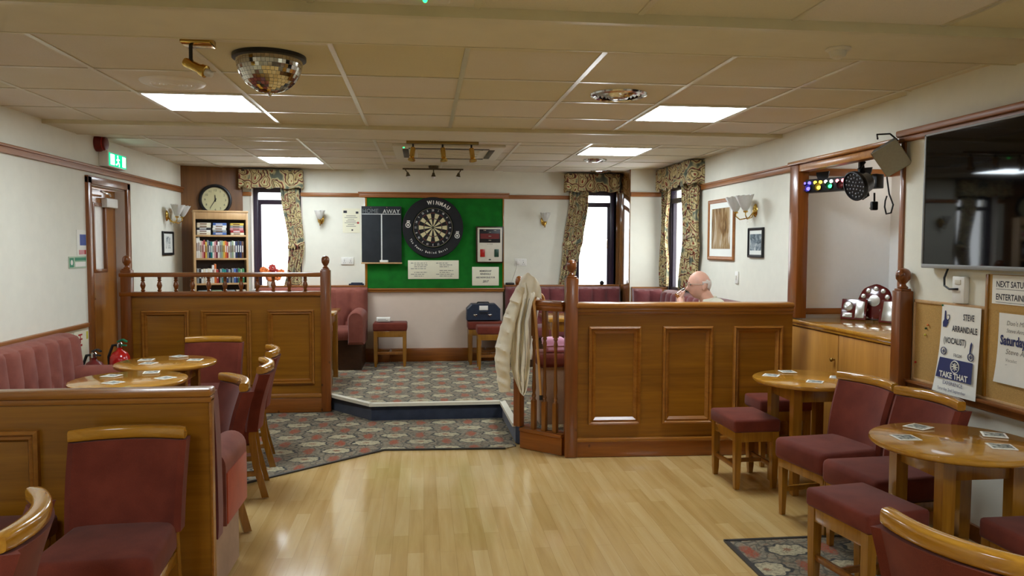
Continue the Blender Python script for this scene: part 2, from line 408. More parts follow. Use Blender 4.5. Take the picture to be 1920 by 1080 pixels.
def mk_curtain():
    t = NT('paisley_curtain_fabric')
    v = t.coord(); _, nc = t.noise(v, 6, 2)
    va = t.n('ShaderNodeVectorMath', operation='MULTIPLY_ADD'); t.t.links.new(nc, va.inputs[0]); va.inputs[1].default_value = (.16, .16, .16); t.t.links.new(v, va.inputs[2])
    vo = t.n('ShaderNodeTexVoronoi'); t.t.links.new(va.outputs[0], vo.inputs['Vector']); vo.inputs['Scale'].default_value = 9
    vo2 = t.n('ShaderNodeTexVoronoi'); t.t.links.new(va.outputs[0], vo2.inputs['Vector']); vo2.inputs['Scale'].default_value = 21
    d = vo.outputs['Distance']
    cr = lin((204, 190, 142)); dk = lin((52, 44, 46)); ru = lin((134, 62, 44)); gr = lin((98, 104, 92)); tan = lin((176, 150, 100))
    col = t.ramp(d, [(0, ru), (.12, ru), (.15, cr), (.28, cr), (.31, dk), (.36, tan), (.46, cr), (.5, dk), (.56, ru), (.62, cr), (.8, gr)])
    c2 = t.ramp(vo2.outputs['Distance'], [(.16, gr), (.22, dk), (.28, (1, 1, 1, 1))])
    col = t.mix(.55, col, c2, 'MULTIPLY')
    m = t.bsdf(col, .85, 0, .2, sheen=.15)
    return m
M['curtain'] = mk_curtain()

def mk_pic(name, stops, scale, stretch):
    t = NT(name); v = t.coord(scale=stretch); f, _ = t.noise(v, scale, 5, .65, 1.0)
    return t.bsdf(t.ramp(f, [(p, lin(c)) for p, c in stops]), .7, 0, .08)
M['picbrown'] = mk_pic('sepia_woodland_print', [(.3, (52, 40, 32)), (.45, (122, 92, 56)), (.55, (160, 134, 96)), (.68, (206, 196, 178))], 7, (1, 1, .35))
M['picgrey'] = mk_pic('grey_landscape_print', [(.35, (58, 66, 74)), (.5, (120, 132, 138)), (.65, (196, 200, 200))], 9, (1, 1, 1.6))
M['picship'] = mk_pic('pale_ship_print', [(.35, (84, 90, 92)), (.48, (190, 196, 192)), (.6, (222, 222, 214))], 11, (1, 1, 2))
M['matboard'] = plain('white_mount', (226, 228, 220), .5, var=.01)
M['mattile'] = mk_pic('beer_mat_print', [(.4, (92, 96, 92)), (.5, (150, 150, 140)), (.6, (214, 212, 198))], 22, (1, 1, 1))

# ------------------------------------------------------------------ setting
LX, RX, TVX, BY, CY, CZ = -2.64, 2.78, 2.72, 9.12, 9.0, 2.37
NY = -2.6
mb = MB(); mb.box(-3.4, 3.9, NY - .2, 9.6, -.12, 0); struct(mb, 'floor', M['floor'])
# patterned carpet laid beside the dance floor
mb = MB(); mb.prism([(LX, 7.1), (-.80, 7.1), (-.42, 6.62), (.68, 6.62), (.685, 5.66), (.60, 5.6), (-.287, 5.645), (-1.083, 4.957), (-1.75, 4.38), (-1.75, NY), (LX, NY)], .001, .008)
mb.mi = 1
def strip(mb, a, b, w, z0, z1):
    a = Vector((a[0], a[1], 0)); b = Vector((b[0], b[1], 0)); t = (b - a).normalized(); n = Vector((-t.y, t.x, 0)) * w / 2
    mb.prism([tuple((a + n).xy), tuple((b + n).xy), tuple((b - n).xy), tuple((a - n).xy)], z0, z1)
for a, b in (((.60, 5.6), (-.287, 5.645)), ((-.287, 5.645), (-1.083, 4.957)), ((-1.083, 4.957), (-1.75, 4.38)), ((-1.75, 4.38), (-1.75, NY))): strip(mb, a, b, .022, .001, .011)
struct(mb, 'floor_carpet', [M['carpet'], M['edge_trim']])
mb = MB(); mb.box(1.52, TVX, NY, 3.69, .001, .008); mb.mi = 1
strip(mb, (1.52, NY), (1.52, 3.69), .022, .001, .011); strip(mb, (1.51, 3.69), (TVX, 3.69), .022, .001, .011)
struct(mb, 'floor_carpet_near', [M['carpet'], M['edge_trim']])
# raised platform
PZ = .155
plat = [(LX, 7.06), (-.83, 7.1), (-.44, 6.6), (.68, 6.6), (.69, 5.73), (1.03, 5.40), (2.64, 5.33), (RX, 5.33), (RX, BY), (LX, BY)]
mb = MB(); mb.prism(plat, .009, PZ - .008); mb.mi = 1; mb.prism(plat, PZ - .008, PZ)
mb.mi = 2
for a, b in (((-.85, 7.09), (-.44, 6.6)), ((-.455, 6.6), (.685, 6.6)), ((.68, 6.612), (.69, 5.74))):
    strip(mb, a, b, .05, PZ - .022, PZ + .004)
struct(mb, 'floor_platform', [M['riser'], M['carpet'], M['nosing']])

# ceiling
mb = MB(); mb.box(-3.4, 3.9, NY - .2, 9.6, CZ, CZ + .1); struct(mb, 'ceiling', M['tile'])
mb = MB()
cols = [-2.24, -1.63, -1.02, -.40, .20, .82, 1.43, 2.05, 2.66]
rowsA = [4.11, 4.68, 5.28]; rowsB = [6.72, 7.29, 7.88, 8.46]; rowsC = [2.3, 1.7, 1.1, .5, -.1, -.7, -1.3, -1.9]
for x in cols:
    for y0, y1 in ((NY, 2.91), (3.33, 5.8), (6.34, BY)): mb.box(x - .012, x + .012, y0, y1, CZ - .005, CZ)
for y in rowsA + rowsB + rowsC: mb.box(LX, RX, y - .011, y + .011, CZ - .0045, CZ)
struct(mb, 'trim_tile_bars', M['tbar'])
for i, (y0, y1, z) in enumerate(((2.91, 3.33, 2.335), (5.8, 6.34, 2.345))):
    mb = MB(); mb.box(LX, RX, y0, y1, z, CZ); mb.mi = 1
    mb.box(LX, RX, y0 - .012, y0 + .02, z - .004, CZ); mb.box(LX, RX, y1 - .006, y1 + .006, z - .003, CZ)
    struct(mb, 'ceiling_beam' + ('' if i == 0 else '_far'), [M['beam'], M['beamtrim']])

# left wall with the doorway
DY0, DY1, DZ = 6.53, 7.28, 1.985
mb = MB(); mb.box(LX - .3, LX, NY, DY0, 0, CZ); mb.box(LX - .3, LX, DY1, BY + .3, 0, CZ); mb.box(LX - .3, LX, DY0, DY1, DZ, CZ)
struct(mb, 'wall_left', M['wall'])
mb = MB(); mb.box(LX - .3, 3.9, NY - .2, NY, 0, CZ); struct(mb, 'wall_near', M['wall'])
# back wall with two windows
W1 = (-1.94, -1.38, .98, 2.16); W2 = (1.79, 2.30, .98, 2.16)
mb = MB(); T = .3
xs = [LX, W1[0], W1[1], W2[0], W2[1], 3.1]
for a, b in ((xs[0], xs[1]), (xs[2], xs[3]), (xs[4], xs[5])): mb.box(a, b, BY, BY + T, 0, CZ)
for w in (W1, W2): mb.box(w[0], w[1], BY, BY + T, 0, w[2]); mb.box(w[0], w[1], BY, BY + T, w[3], CZ)
struct(mb, 'wall_back', M['wall'])
mb = MB(); mb.box(-.66, .93, CY, BY - .001, .99, CZ); mb.mi = 1; mb.box(-.66, .93, CY, BY - .001, PZ, .99)
struct(mb, 'wall_breast', [M['wall'], M['wall_low']])
mb = MB(); mb.box(2.345, RX, 8.62, BY - .001, PZ, CZ); struct(mb, 'wall_corner', M['wall'])
mb = MB(); mb.box(2.333, 2.345, 8.61, BY - .001, PZ, CZ - .002, .003); mb.box(2.296, 2.3, BY - .03, BY + .10, .99, 2.15); mb.box(2.296, 2.345, BY - .03, BY - .001, PZ, CZ - .002); struct(mb, 'trim_corner_veneer', M['veneer'])
# right wall: far stretch with a window, header, alcove, television stretch
W3 = (7.90, 8.57, .99, 2.17)
AY0, AY1, AX = 4.16, 5.575, 3.56
mb = MB()
mb.box(RX, RX + .085, AY1, W3[0], 0, CZ); mb.box(RX, RX + .085, W3[1], BY + .3, 0, CZ)
mb.box(RX, RX + .085, W3[0], W3[1], 0, W3[2]); mb.box(RX, RX + .085, W3[0], W3[1], W3[3], CZ)
mb.box(RX, RX + .05, AY0, AY1, 2.09, CZ)
struct(mb, 'wall_right', M['wall'])
mb = MB(); mb.box(RX + .085, AX + .2, AY1, AY1 + .2, 0, CZ); mb.box(AX, AX + .2, AY0 - .1, AY1, 0, CZ); mb.box(RX + .05, AX + .2, AY0 - .2, AY0 - .02, 0, CZ)
struct(mb, 'wall_alcove', M['alcove'])
mb = MB(); mb.box(TVX, AX + .5, NY, AY0 - .02, 0, CZ); struct(mb, 'wall_television_side', M['wall'])

def rail_prof(mb, x0, x1, y0, y1, z0, z1):
    mb.box(x0, x1, y0, y1, z0, z1, .006); 
# picture rails
mb = MB(); mb.box(LX - .002, LX + .025, NY, 8.93, 2.072, 2.128, .006); mb.box(LX - .002, LX + .038, NY, 8.93, 2.112, 2.13, .004); struct(mb, 'trim_picture_rail_left', M['rail_y'])
mb = MB(); mb.box(-2.03, -1.93, BY - .024, BY + .002, 2.058, 2.102, .006); mb.box(-1.39, -.66, BY - .024, BY + .002, 2.058, 2.102, .006); mb.box(.93, 1.78, BY - .024, BY + .002, 2.052, 2.098, .006); struct(mb, 'trim_picture_rail_back', M['rail'])
mb = MB(); mb.box(-.72, .99, CY - .035, CY + .002, 2.045, 2.105, .006); mb.box(-.73, 1.0, CY - .05, CY + .002, 2.09, 2.108, .005); struct(mb, 'trim_breast_top', M['rail'])
mb = MB(); mb.box(-.67, .94, CY - .03, CY + .002, .965, 1.008, .006); mb.box(-.68, .95, CY - .04, CY + .002, .99, 1.008, .005); struct(mb, 'trim_breast_dado', M['oak_trim'])
mb = MB(); mb.box(2.345, RX, 8.596, 8.622, 2.062, 2.112, .006); struct(mb, 'trim_picture_rail_corner', M['rail'])
mb = MB(); mb.box(RX - .024, RX + .002, AY1 - .01, 7.5, 2.062, 2.112, .006); mb.box(RX - .034, RX + .002, AY1 - .01, 7.5, 2.1, 2.115, .004); struct(mb, 'trim_picture_rail_right', M['rail_y'])
mb = MB(); mb.box(-.66, -.38, CY - .018, CY + .001, PZ, .31, .004); mb.box(-.38, .93, CY - .018, CY + .001, PZ, .31, .004); struct(mb, 'baseboard_breast', M['pine_h'])
# dado on the left wall
mb = MB(); mb.box(LX - .002, LX + .028, NY, 6.42, .848, .882, .006); struct(mb, 'trim_dado_left', M['rail_y'])
mb = MB(); mb.box(LX - .002, LX + .006, NY, 6.42, .02, .848); struct(mb, 'trim_dado_panel_left', M['creampaper'])
# alcove woodwork
mb = MB()
mb.box(RX - .035, RX + .05, AY1 - .13, AY1 + .005, .965, 2.1, .006)
struct(mb, 'trim_alcove_post', M['pine'])
mb = MB(); mb.box(RX - .06, RX + .07, AY0, AY1 + .0, 2.1, 2.125, .006); mb.box(RX - .03, RX + .05, AY0, AY1, 2.045, 2.1, .008); struct(mb, 'trim_alcove_header', M['oak_trim'])
mb = MB(); mb.box(RX + .06, AX, AY1 - .02, AY1 + .001, 2.03, 2.085, .005); mb.box(RX + .06, AX, AY1 - .025, AY1 + .001, .985, 1.03, .005); struct(mb, 'trim_alcove_rail', M['rail'])
mb = MB(); mb.box(AX - .02, AX + .001, AY0, AY1 - .02, 2.03, 2.085, .005); struct(mb, 'trim_alcove_rail_end', M['rail_y'])
# television stretch woodwork
mb = MB(); mb.box(TVX - .05, TVX + .002, NY, AY0, 2.115, 2.15, .008); mb.box(TVX - .03, TVX + .002, NY, AY0, 2.085, 2.117, .006); struct(mb, 'trim_television_rail', M['rail_y'])
mb = MB(); mb.box(TVX - .012, TVX + .06, AY0 - .035, AY0 + .004, .02, 2.09, .005); struct(mb, 'trim_television_corner', M['frame_dark'])
mb = MB(); mb.box(TVX - .03, TVX + .002, NY, AY0 - .1, .705, .755, .008); mb.box(TVX - .05, TVX + .002, NY, AY0 - .1, .742, .76, .005); struct(mb, 'trim_dado_television', M['frame_dark'])
mb = MB(); mb.box(TVX - .02, TVX + .002, NY, AY0 - .1, .008, .12, .004); struct(mb, 'baseboard_television', M['pine_h'])

# windows
def window(name, w, rz, org, tl=.86, y0=.10):
    W, H = w
    t = bpy.data.objects.new(name, None); COL.objects.link(t); t.location = org; t.rotation_euler = (0, 0, rz); t['kind'] = 'structure'
    f = .055; y1 = y0 + .07
    mb = MB()
    mb.box(0, f, y0, y1, 0, H, .006); mb.box(W - f, W, y0, y1, 0, H, .006)
    mb.box(f, W - f, y0, y1, 0, f, .006); mb.box(f, W - f, y0, y1, H - f, H, .006); mb.box(f, W - f, y0, y1, H * tl - f / 2, H * tl + f / 2, .006)
    mb.box(f, f + .03, y0 + .02, y1 - .01, f, H * tl - f / 2); mb.box(W - f - .03, W - f, y0 + .02, y1 - .01, f, H * tl - f / 2)
    mb.build('window_frame', M['pvc'], t)
    mb = MB(); mb.box(f, W - f, y0 + .035, y0 + .041, f, H * tl - f / 2); mb.build('main_pane', M['pane'], t)
    mb = MB(); mb.box(f, W - f, y0 + .035, y0 + .041, H * tl + f / 2, H - f); mb.build('top_pane', M['pane'], t)
    mb = MB(); mb.box(W - f - .045, W - f - .03, y0 - .02, y0, H * .42, H * .42 + .11, .004); mb.build('window_handle', M['chrome'], t)
    mb = MB(); mb.box(.001, W - .001, -.05, y0 + .01, -.012, .014, .006); mb.build('window_sill', M['sill'], t)
    mb = MB(); mb.box(-.012, .004, -.006, y0, 0, H); mb.box(W - .004, W + .012, -.006, y0, 0, H); mb.build('window_reveal', M['reveal'], t)
    return t
window('window_1', (W1[1] - W1[0], W1[3] - W1[2]), 0, (W1[0], BY, W1[2]))
window('window_2', (W2[1] - W2[0], W2[3] - W2[2]), 0, (W2[0], BY, W2[2]), .86, .05)
window('window_3', (W3[1] - W3[0], W3[3] - W3[2]), R(-90), (RX, W3[1], W3[2]), .86, .008)

# the doorway: casing, reveal, leaf
mb = MB()
for a, b in ((DY0 - .07, DY0 + .004), (DY1 - .004, DY1 + .07)): mb.box(LX - .01, LX + .025, a, b, 0, DZ + .055, .006)
mb.box(LX - .01, LX + .025, DY0 - .07, DY1 + .07, DZ - .004, DZ + .06, .006)
struct(mb, 'trim_door_casing', M['frame_dark'])
mb = MB(); mb.box(LX - .29, LX, DY1 - .012, DY1 + .001, 0, DZ); mb.box(LX - .29, LX, DY0 - .001, DY0 + .012, 0, DZ); mb.box(LX - .29, LX, DY0, DY1, DZ - .012, DZ + .001)
struct(mb, 'trim_door_reveal', M['reveal'])
door = bpy.data.objects.new('door_1', None); COL.objects.link(door); door.location = (LX - .10, DY0 + .014, .01); door['kind'] = 'structure'
DW, DH = DY1 - DY0 - .028, DZ - .03
vy0, vy1, vz0, vz1 = .27, .50, 1.27, 1.82
mb = MB(); mb.box(-.02, .02, 0, vy0, 0, DH); mb.box(-.02, .02, vy1, DW, 0, DH); mb.box(-.02, .02, vy0, vy1, 0, vz0); mb.box(-.02, .02, vy0, vy1, vz1, DH); mb.build('door_leaf', M['door'], door)
mb = MB(); mb.box(-.004, .004, vy0, vy1, vz0, vz1); mb.build('vision_panel', M['frost'], door)
mb = MB()
for a, b, c, d in ((vy0 - .02, vy0 + .01, vz0 - .02, vz1 + .02), (vy1 - .01, vy1 + .02, vz0 - .02, vz1 + .02)): mb.box(-.026, .026, a, b, c, d, .004)
mb.box(-.026, .026, vy0, vy1, vz0 - .02, vz0 + .01, .004); mb.box(-.026, .026, vy0, vy1, vz1 - .01, vz1 + .02, .004); mb.build('panel_bead', M['frame_dark'], door)
mb = MB(); mb.box(.02, .07, DW - .30, DW - .06, DH - .15, DH - .07, .008); mb.build('door_closer', M['white'], door)
mb = MB(); mb.tube([(.06, DW - .2, DH - .05), (.12, DW - .38, DH - .045), (.1, DW - .5, DH - .03)], .009, 8); mb.build('closer_arm', M['chrome'], door)
mb = MB(); mb.box(-.02, .025, .03, .09, .95, 1.12, .004); mb.tube([(.025, .06, 1.04), (.06, .06, 1.04), (.06, .15, 1.04)], .009, 8); mb.build('door_handle', M['brass'], door)

# clock-side veneer panel closing the far left corner
a = Vector((-2.64, 8.9, 0)); b = Vector((-2.03, 9.11, 0)); n = Vector((-.325, .946, 0)) * .015
mb = MB(); mb.prism([tuple(a.xy), tuple(b.xy), tuple((b + n).xy), tuple((a + n).xy)], PZ, CZ - .002); struct(mb, 'trim_clock_veneer', M['veneer_satin'])
# lower left wall below the picture on the platform

# ------------------------------------------------------------------ partitions
def panel_frame(mb, x0, x1, z0, z1, y, w=.045):
    # raised picture-frame moulding on a face at y (front towards -y): mitred two-step profile
    prof = [(0, 0), (0, .024), (.012, .032), (.022, .016), (.032, .022), (w, .004), (w, 0)]
    rings = []
    for d, h in prof:
        rings.append([(x0 + d, y - h, z0 + d), (x1 - d, y - h, z0 + d), (x1 - d, y - h, z1 - d), (x0 + d, y - h, z1 - d)])
    vs = [p for r in rings for p in r]; fs = []
    for i in range(len(rings) - 1):
        for j in range(4):
            k = (j + 1) % 4
            fs.append((i * 4 + j, i * 4 + k, (i + 1) * 4 + k, (i + 1) * 4 + j))
    mb.add(vs, fs)
def newel(mb, x, y, z0, z1, w=.085, ball=.036):
    h = w / 2
    mb.box(x - h, x + h, y - h, y + h, z0, z1 - .012, .006)
    mb.box(x - h * .8, x + h * .8, y - h * .8, y + h * .8, z1 - .014, z1, .005)
    mb.lathe([(.026, 0), (.028, .008), (.018, .016), (.015, .026), (.022, .034), (ball * .7, .042), (ball * .93, .054), (ball, .074), (ball * .94, .092), (ball * .7, .106), (ball * .35, .113), (.002, .115)], 20, Matrix.Translation((x, y, z1)))
def spindle(mb, x, y, z0, z1, r=.014):
    H = z1 - z0
    p = [(.012, 0), (.012, .06), (.017, .1), (.010, .16), (.013, .25), (.019, .42), (.015, .56), (.009, .70), (.016, .76), (.010, .82), (.013, .9), (.012, 1)]
    mb.lathe([(q * r / .014, z0 + H * t) for q, t in p], 12, Matrix.Translation((x, y, 0)))

# left partition: panelled screen with gallery rail
lp = thing('panelled_partition', 'oak panelled partition with spindle gallery rail, left of the carpeted steps', 'partition', (0, 7.0, 0))
x0, x1 = -2.60, -.90
mb = MB(); mb.box(x0, x1, .012, .05, .01, 1.05); mb.build('panel_board', M['ply'], lp)
for a, b in ((-2.425, -2.03), (-1.93, -1.505), (-1.365, -.965)):
    mb = MB(); panel_frame(mb, a, b, .265, .925, .013); mb.build('panel_moulding', M['oak_trim'], lp)
mb = MB(); mb.box(x0, x1, -.014, .06, .01, .142, .005); mb.build('skirting', M['pine_h'], lp)
mb = MB(); mb.box(x0, x1, -.022, .06, .14, .178, .008); mb.build('skirting_cap', M['oak_trim'], lp)
mb = MB(); mb.box(x0, x1, -.02, .07, 1.05, 1.09, .008); mb.build('lower_rail', M['pine_h'], lp)
mb = MB(); mb.box(x0, x1, -.024, .074, 1.218, 1.256, .010); mb.build('handrail', M['pine_h'], lp)
sx = -2.415
while sx < -.93:
    mb = MB(); spindle(mb, sx, .025, 1.088, 1.22, .017); mb.build('spindle', M['pine'], lp); sx += .1375
for xx in (-.862, -2.545):
    mb = MB(); newel(mb, xx, .025, .012, 1.29); mb.build('newel_post', M['pine'], lp)

# right partition
rp = thing('panelled_partition', 'low oak panelled partition between the dance floor and the seated man', 'partition', (1.035, 5.335, 0), R(-2.6))
W = 1.60
mb = MB(); mb.box(.03, W, 0, .04, .002, 1.03); mb.build('panel_board', M['ply'], rp)
for a, b in ((.125, .495), (.655, 1.015), (1.165, 1.525)):
    mb = MB(); panel_frame(mb, a, b, .235, .93, .001, .05); mb.build('panel_moulding', M['oak_trim'], rp)
mb = MB(); mb.box(.03, W, -.022, .05, .002, .112, .005); mb.build('skirting', M['pine_h'], rp)
mb = MB(); mb.box(.03, W, -.03, .05, .110, .138, .007); mb.build('skirting_cap', M['oak_trim'], rp)
mb = MB(); mb.box(.03, W, -.018, .06, 1.012, 1.036, .006); mb.box(.03, W, -.028, .07, 1.034, 1.062, .008); mb.box(.03, W, -.045, .085, 1.060, 1.098, .014); mb.build('capping_rail', M['oak_trim'], rp)
mb = MB(); newel(mb, 0, .01, .003, 1.285, .088); mb.build('newel_post', M['pine'], rp)

# short balustrade angled back from the right newel
bx0, by0, bx1, by1 = .995, 5.375, .705, 5.655
ang = math.atan2(by1 - by0, bx1 - bx0); blen = math.hypot(bx1 - bx0, by1 - by0)
bl = thing('balustrade', 'short dark pine balustrade with turned spindles beside the hanging jacket', 'railing', (bx0, by0, 0), ang)
mb = MB(); mb.box(0, blen - .03, -.03, .03, .003, .135, .006); mb.box(0, blen - .03, -.042, .042, .132, .155, .006); mb.build('base_rail', M['pine_h'], bl)
mb = MB(); mb.box(0, blen - .03, -.028, .028, 1.03, 1.072, .008); mb.box(0, blen - .03, -.04, .04, 1.068, 1.105, .012); mb.build('handrail', M['pine_h'], bl)
mb = MB(); newel(mb, blen, 0, .157, 1.16, .06, .03); mb.build('end_post', M['pine'], bl)
for k in range(3):
    xx = .075 + k * .095
    mb = MB(); h = .017
    mb.box(xx - h, xx + h, -h, h, .152, .37, .003); mb.box(xx - h, xx + h, -h, h, .84, 1.035, .003)
    p = [(.017, .37), (.012, .385), (.018, .40), (.011, .42), (.016, .46), (.013, .52), (.010, .64), (.011, .74), (.015, .79), (.010, .815), (.017, .828), (.013, .84)]
    mb.lathe(p, 12, Matrix.Translation((xx, 0, 0))); mb.build('spindle', M['spindle'], bl)

# ------------------------------------------------------------------ upholstered benches
def tufted(mb, L, z0, z1, y_top, y_bot, th=.12, pitch=.17, depth=.035, rows=True):
    # backrest running along local x (0..L), front towards -y, channels with one row of buttons
    H = z1 - z0
    def f(u, v):
        x = u * L; t = v
        y = y_bot + (y_top - y_bot) * t
        zb = .42
        s = abs(math.sin(PI * x / pitch))
        ch = (s ** .55) if t > zb else 0
        if t <= zb:
            k = t / zb
            d1 = abs(math.sin(PI * (x / pitch + .5 * (1 - k)))); d2 = abs(math.sin(PI * (x / pitch - .5 * (1 - k))))
            ch = min(d1, d2) ** .55
        bl = math.exp(-((t - zb) / .05) ** 2 - ((x / pitch - round(x / pitch)) * pitch / .022) ** 2) if rows else 0
        e = min(1, (1 - t) / .10); edge = math.sqrt(max(0, 1 - (1 - e) ** 2))
        ex = min(1, min(x, L - x) / .04); edge *= math.sqrt(max(0, 1 - (1 - ex) ** 2)) * .7 + .3
        return (x, y - depth * ch * edge + .02 * bl - .045 * edge, z0 + H * t)
    nu = max(8, int(L / pitch * 10)); nv = 22
    mb.slab(f, nu, nv, (0, th, 0))
def bench(label, loc, rz, L, z_floor, seat_z, back_top, depth, arms=(), mat='bench', back_y=0, buttons=True, kick=True):
    t = thing('upholstered_bench', label, 'bench', loc, rz)
    zb = seat_z - .04
    mb = MB(); tufted(mb, L, zb, back_top, .0, -.05, .072, .17, .04); mb.build('backrest', M[mat], t)
    mb = MB(); mb.box(.01, L - .01, -depth, -.02, seat_z - .12, seat_z, .04, seg=3); mb.build('seat', M[mat], t)
    mb = MB(); mb.box(.03, L - .03, -depth + .06, .06, z_floor, seat_z - .118); mb.build('plinth', M['kick'] if kick else M['dark'], t)
    for a in arms:
        ax0, ax1 = (0, .17) if a == 'l' else (L - .17, L)
        armz = seat_z + .20
        mb = MB(); r = .085; n = 12
        prof = [(ax0, z_floor + .28)] + [((ax0 + ax1) / 2 - r * math.cos(PI * j / n), armz - r + r * math.sin(PI * j / n)) for j in range(n + 1)] + [(ax1, z_floor + .28)]
        rings = []
        for y, s in ((-depth - .02, .86), (-depth - .035 + .0, .9), (-depth - .02 + .03, 1.0), (-.03, 1.0)):
            cx_, cz_ = (ax0 + ax1) / 2, armz - .15
            rings.append([(cx_ + (x - cx_) * s, y, cz_ + (z - cz_) * (s if s > .95 else s)) for x, z in prof])
        rings = [rings[0], rings[2], rings[3]]
        mb.ring(rings); mb.build('armrest', M[mat], t)
    return t
# left wall bench (faces +x)
b1 = bench('dusty rose button-backed bench along the left wall beneath the dado', (-2.53, 3.86, 0), R(90), 2.0, .009, .44, .862, .56, ('r',))
# front bench seen from behind: wood-panelled back
fb = thing('settle', 'oak panel-backed settle turned away at front left, behind the nearest chairs', 'settle', (-2.60, 3.20, 0))
L = 1.75
mb = MB(); mb.box(0, L, 0, .03, .012, .875); mb.build('back_panel', M['ply'], fb)
mb = MB(); mb.box(L - .006, L + .004, -.006, .034, .012, .876, .002); mb.build('end_trim', M['oak_trim'], fb)
mb = MB(); mb.box(0, L + .004, -.012, .05, .862, .888, .006); mb.box(0, L + .006, -.026, .06, .886, .92, .012); mb.build('top_rail', M['oak_trim'], fb)
for a, b in ((.52, 1.10), (.02, .44)):
    mb = MB(); panel_frame(mb, a, b, .16, .765, .001, .045); mb.build('panel_moulding', M['oak_trim'], fb)
mb = MB(); mb.box(0, L, -.012, .0, .012, .11, .004); mb.build('skirting', M['pine_h'], fb)
mb = MB()
def fbk(u, v):
    z = .27 + .625 * v; e = math.sin(PI * min(1, v * 1.0) ** .9)
    return (u * L, .10 + .05 * (1 - v) + .03 * math.sqrt(max(0, 1 - (2 * v - 1) ** 2)), z)
mb.slab(fbk, 30, 14, (0, -.075, 0)); mb.build('backrest', M['bench_dark'], fb)
mb = MB(); mb.box(.0, L - .12, .16, .62, .33, .45, .035, seg=3); mb.build('seat', M['bench'], fb)
mb = MB(); mb.box(.02, L - .025, .04, .54, .012, .31); mb.build('plinth', M['kick'], fb)
mb = MB(); n = 12; r = .07; xa, xb = L - .14, L + .004
prof = [(xa, .28)] + [((xa + xb) / 2 - (xb - xa) / 2 * math.cos(PI * j / n), .54 + r * math.sin(PI * j / n)) for j in range(n + 1)] + [(xb, .28)]
mb2 = MB(); mb2.box(xb - .006, xb + .005, .21, .575, .285, .51, .004); mb2.build('arm_side_panel', M['orange_side'], fb)  # thin orange-red sheet over the arm's outer side
cx_ = (xa + xb) / 2
mb.ring([[(cx_ + (x - cx_) * s, y, .42 + (z - .42) * (s * .5 + .5)) for x, z in prof] for y, s in ((.20, 1), (.58, 1), (.605, .95), (.618, .8))]); mb.build('armrest', M['bench'], fb)

# platform benches
b2 = bench('dusty rose button-backed bench under the far left window, with rounded right arm', (-1.83, 8.94, 0), 0, 1.20, PZ + .001, .60, 1.02, .58, ('r',), kick=False)
b3 = bench('plum button-backed bench along the back wall under the far right window', (.955, 8.94, 0), 0, 1.36, PZ + .001, .60, 1.02, .55, (), 'bench_dark', kick=False)
b4 = bench('plum button-backed bench along the right wall, the man sits on it', (2.70, 8.35, 0), R(-90), 2.65, PZ + .001, .60, 1.015, .54, (), 'bench_dark', kick=False)
b5 = bench('short plum button-backed bench end in the far right corner', (2.352, 8.48, 0), 0, .33, PZ + .001, .60, 1.02, .10, (), 'bench_dark', kick=False)
mb = MB(); mb.box(.955, 2.33, 9.018, 9.118, 1.022, 1.04, .005); mb.box(.957, 2.33, 9.025, 9.118, .96, 1.024); struct(mb, 'trim_bench_ledge_right', M['rail'])
mb = MB(); mb.box(2.36, RX, 8.56, 8.618, 1.018, 1.036, .005); mb.box(2.36, RX, 8.565, 8.618, PZ, 1.02); struct(mb, 'trim_bench_ledge_corner', M['rail'])
mb = MB(); mb.box(-1.84, -.665, 9.018, 9.118, 1.022, 1.04, .005); mb.box(-1.84, -.665, 9.025, 9.118, .96, 1.024); struct(mb, 'trim_bench_ledge_left', M['rail'])

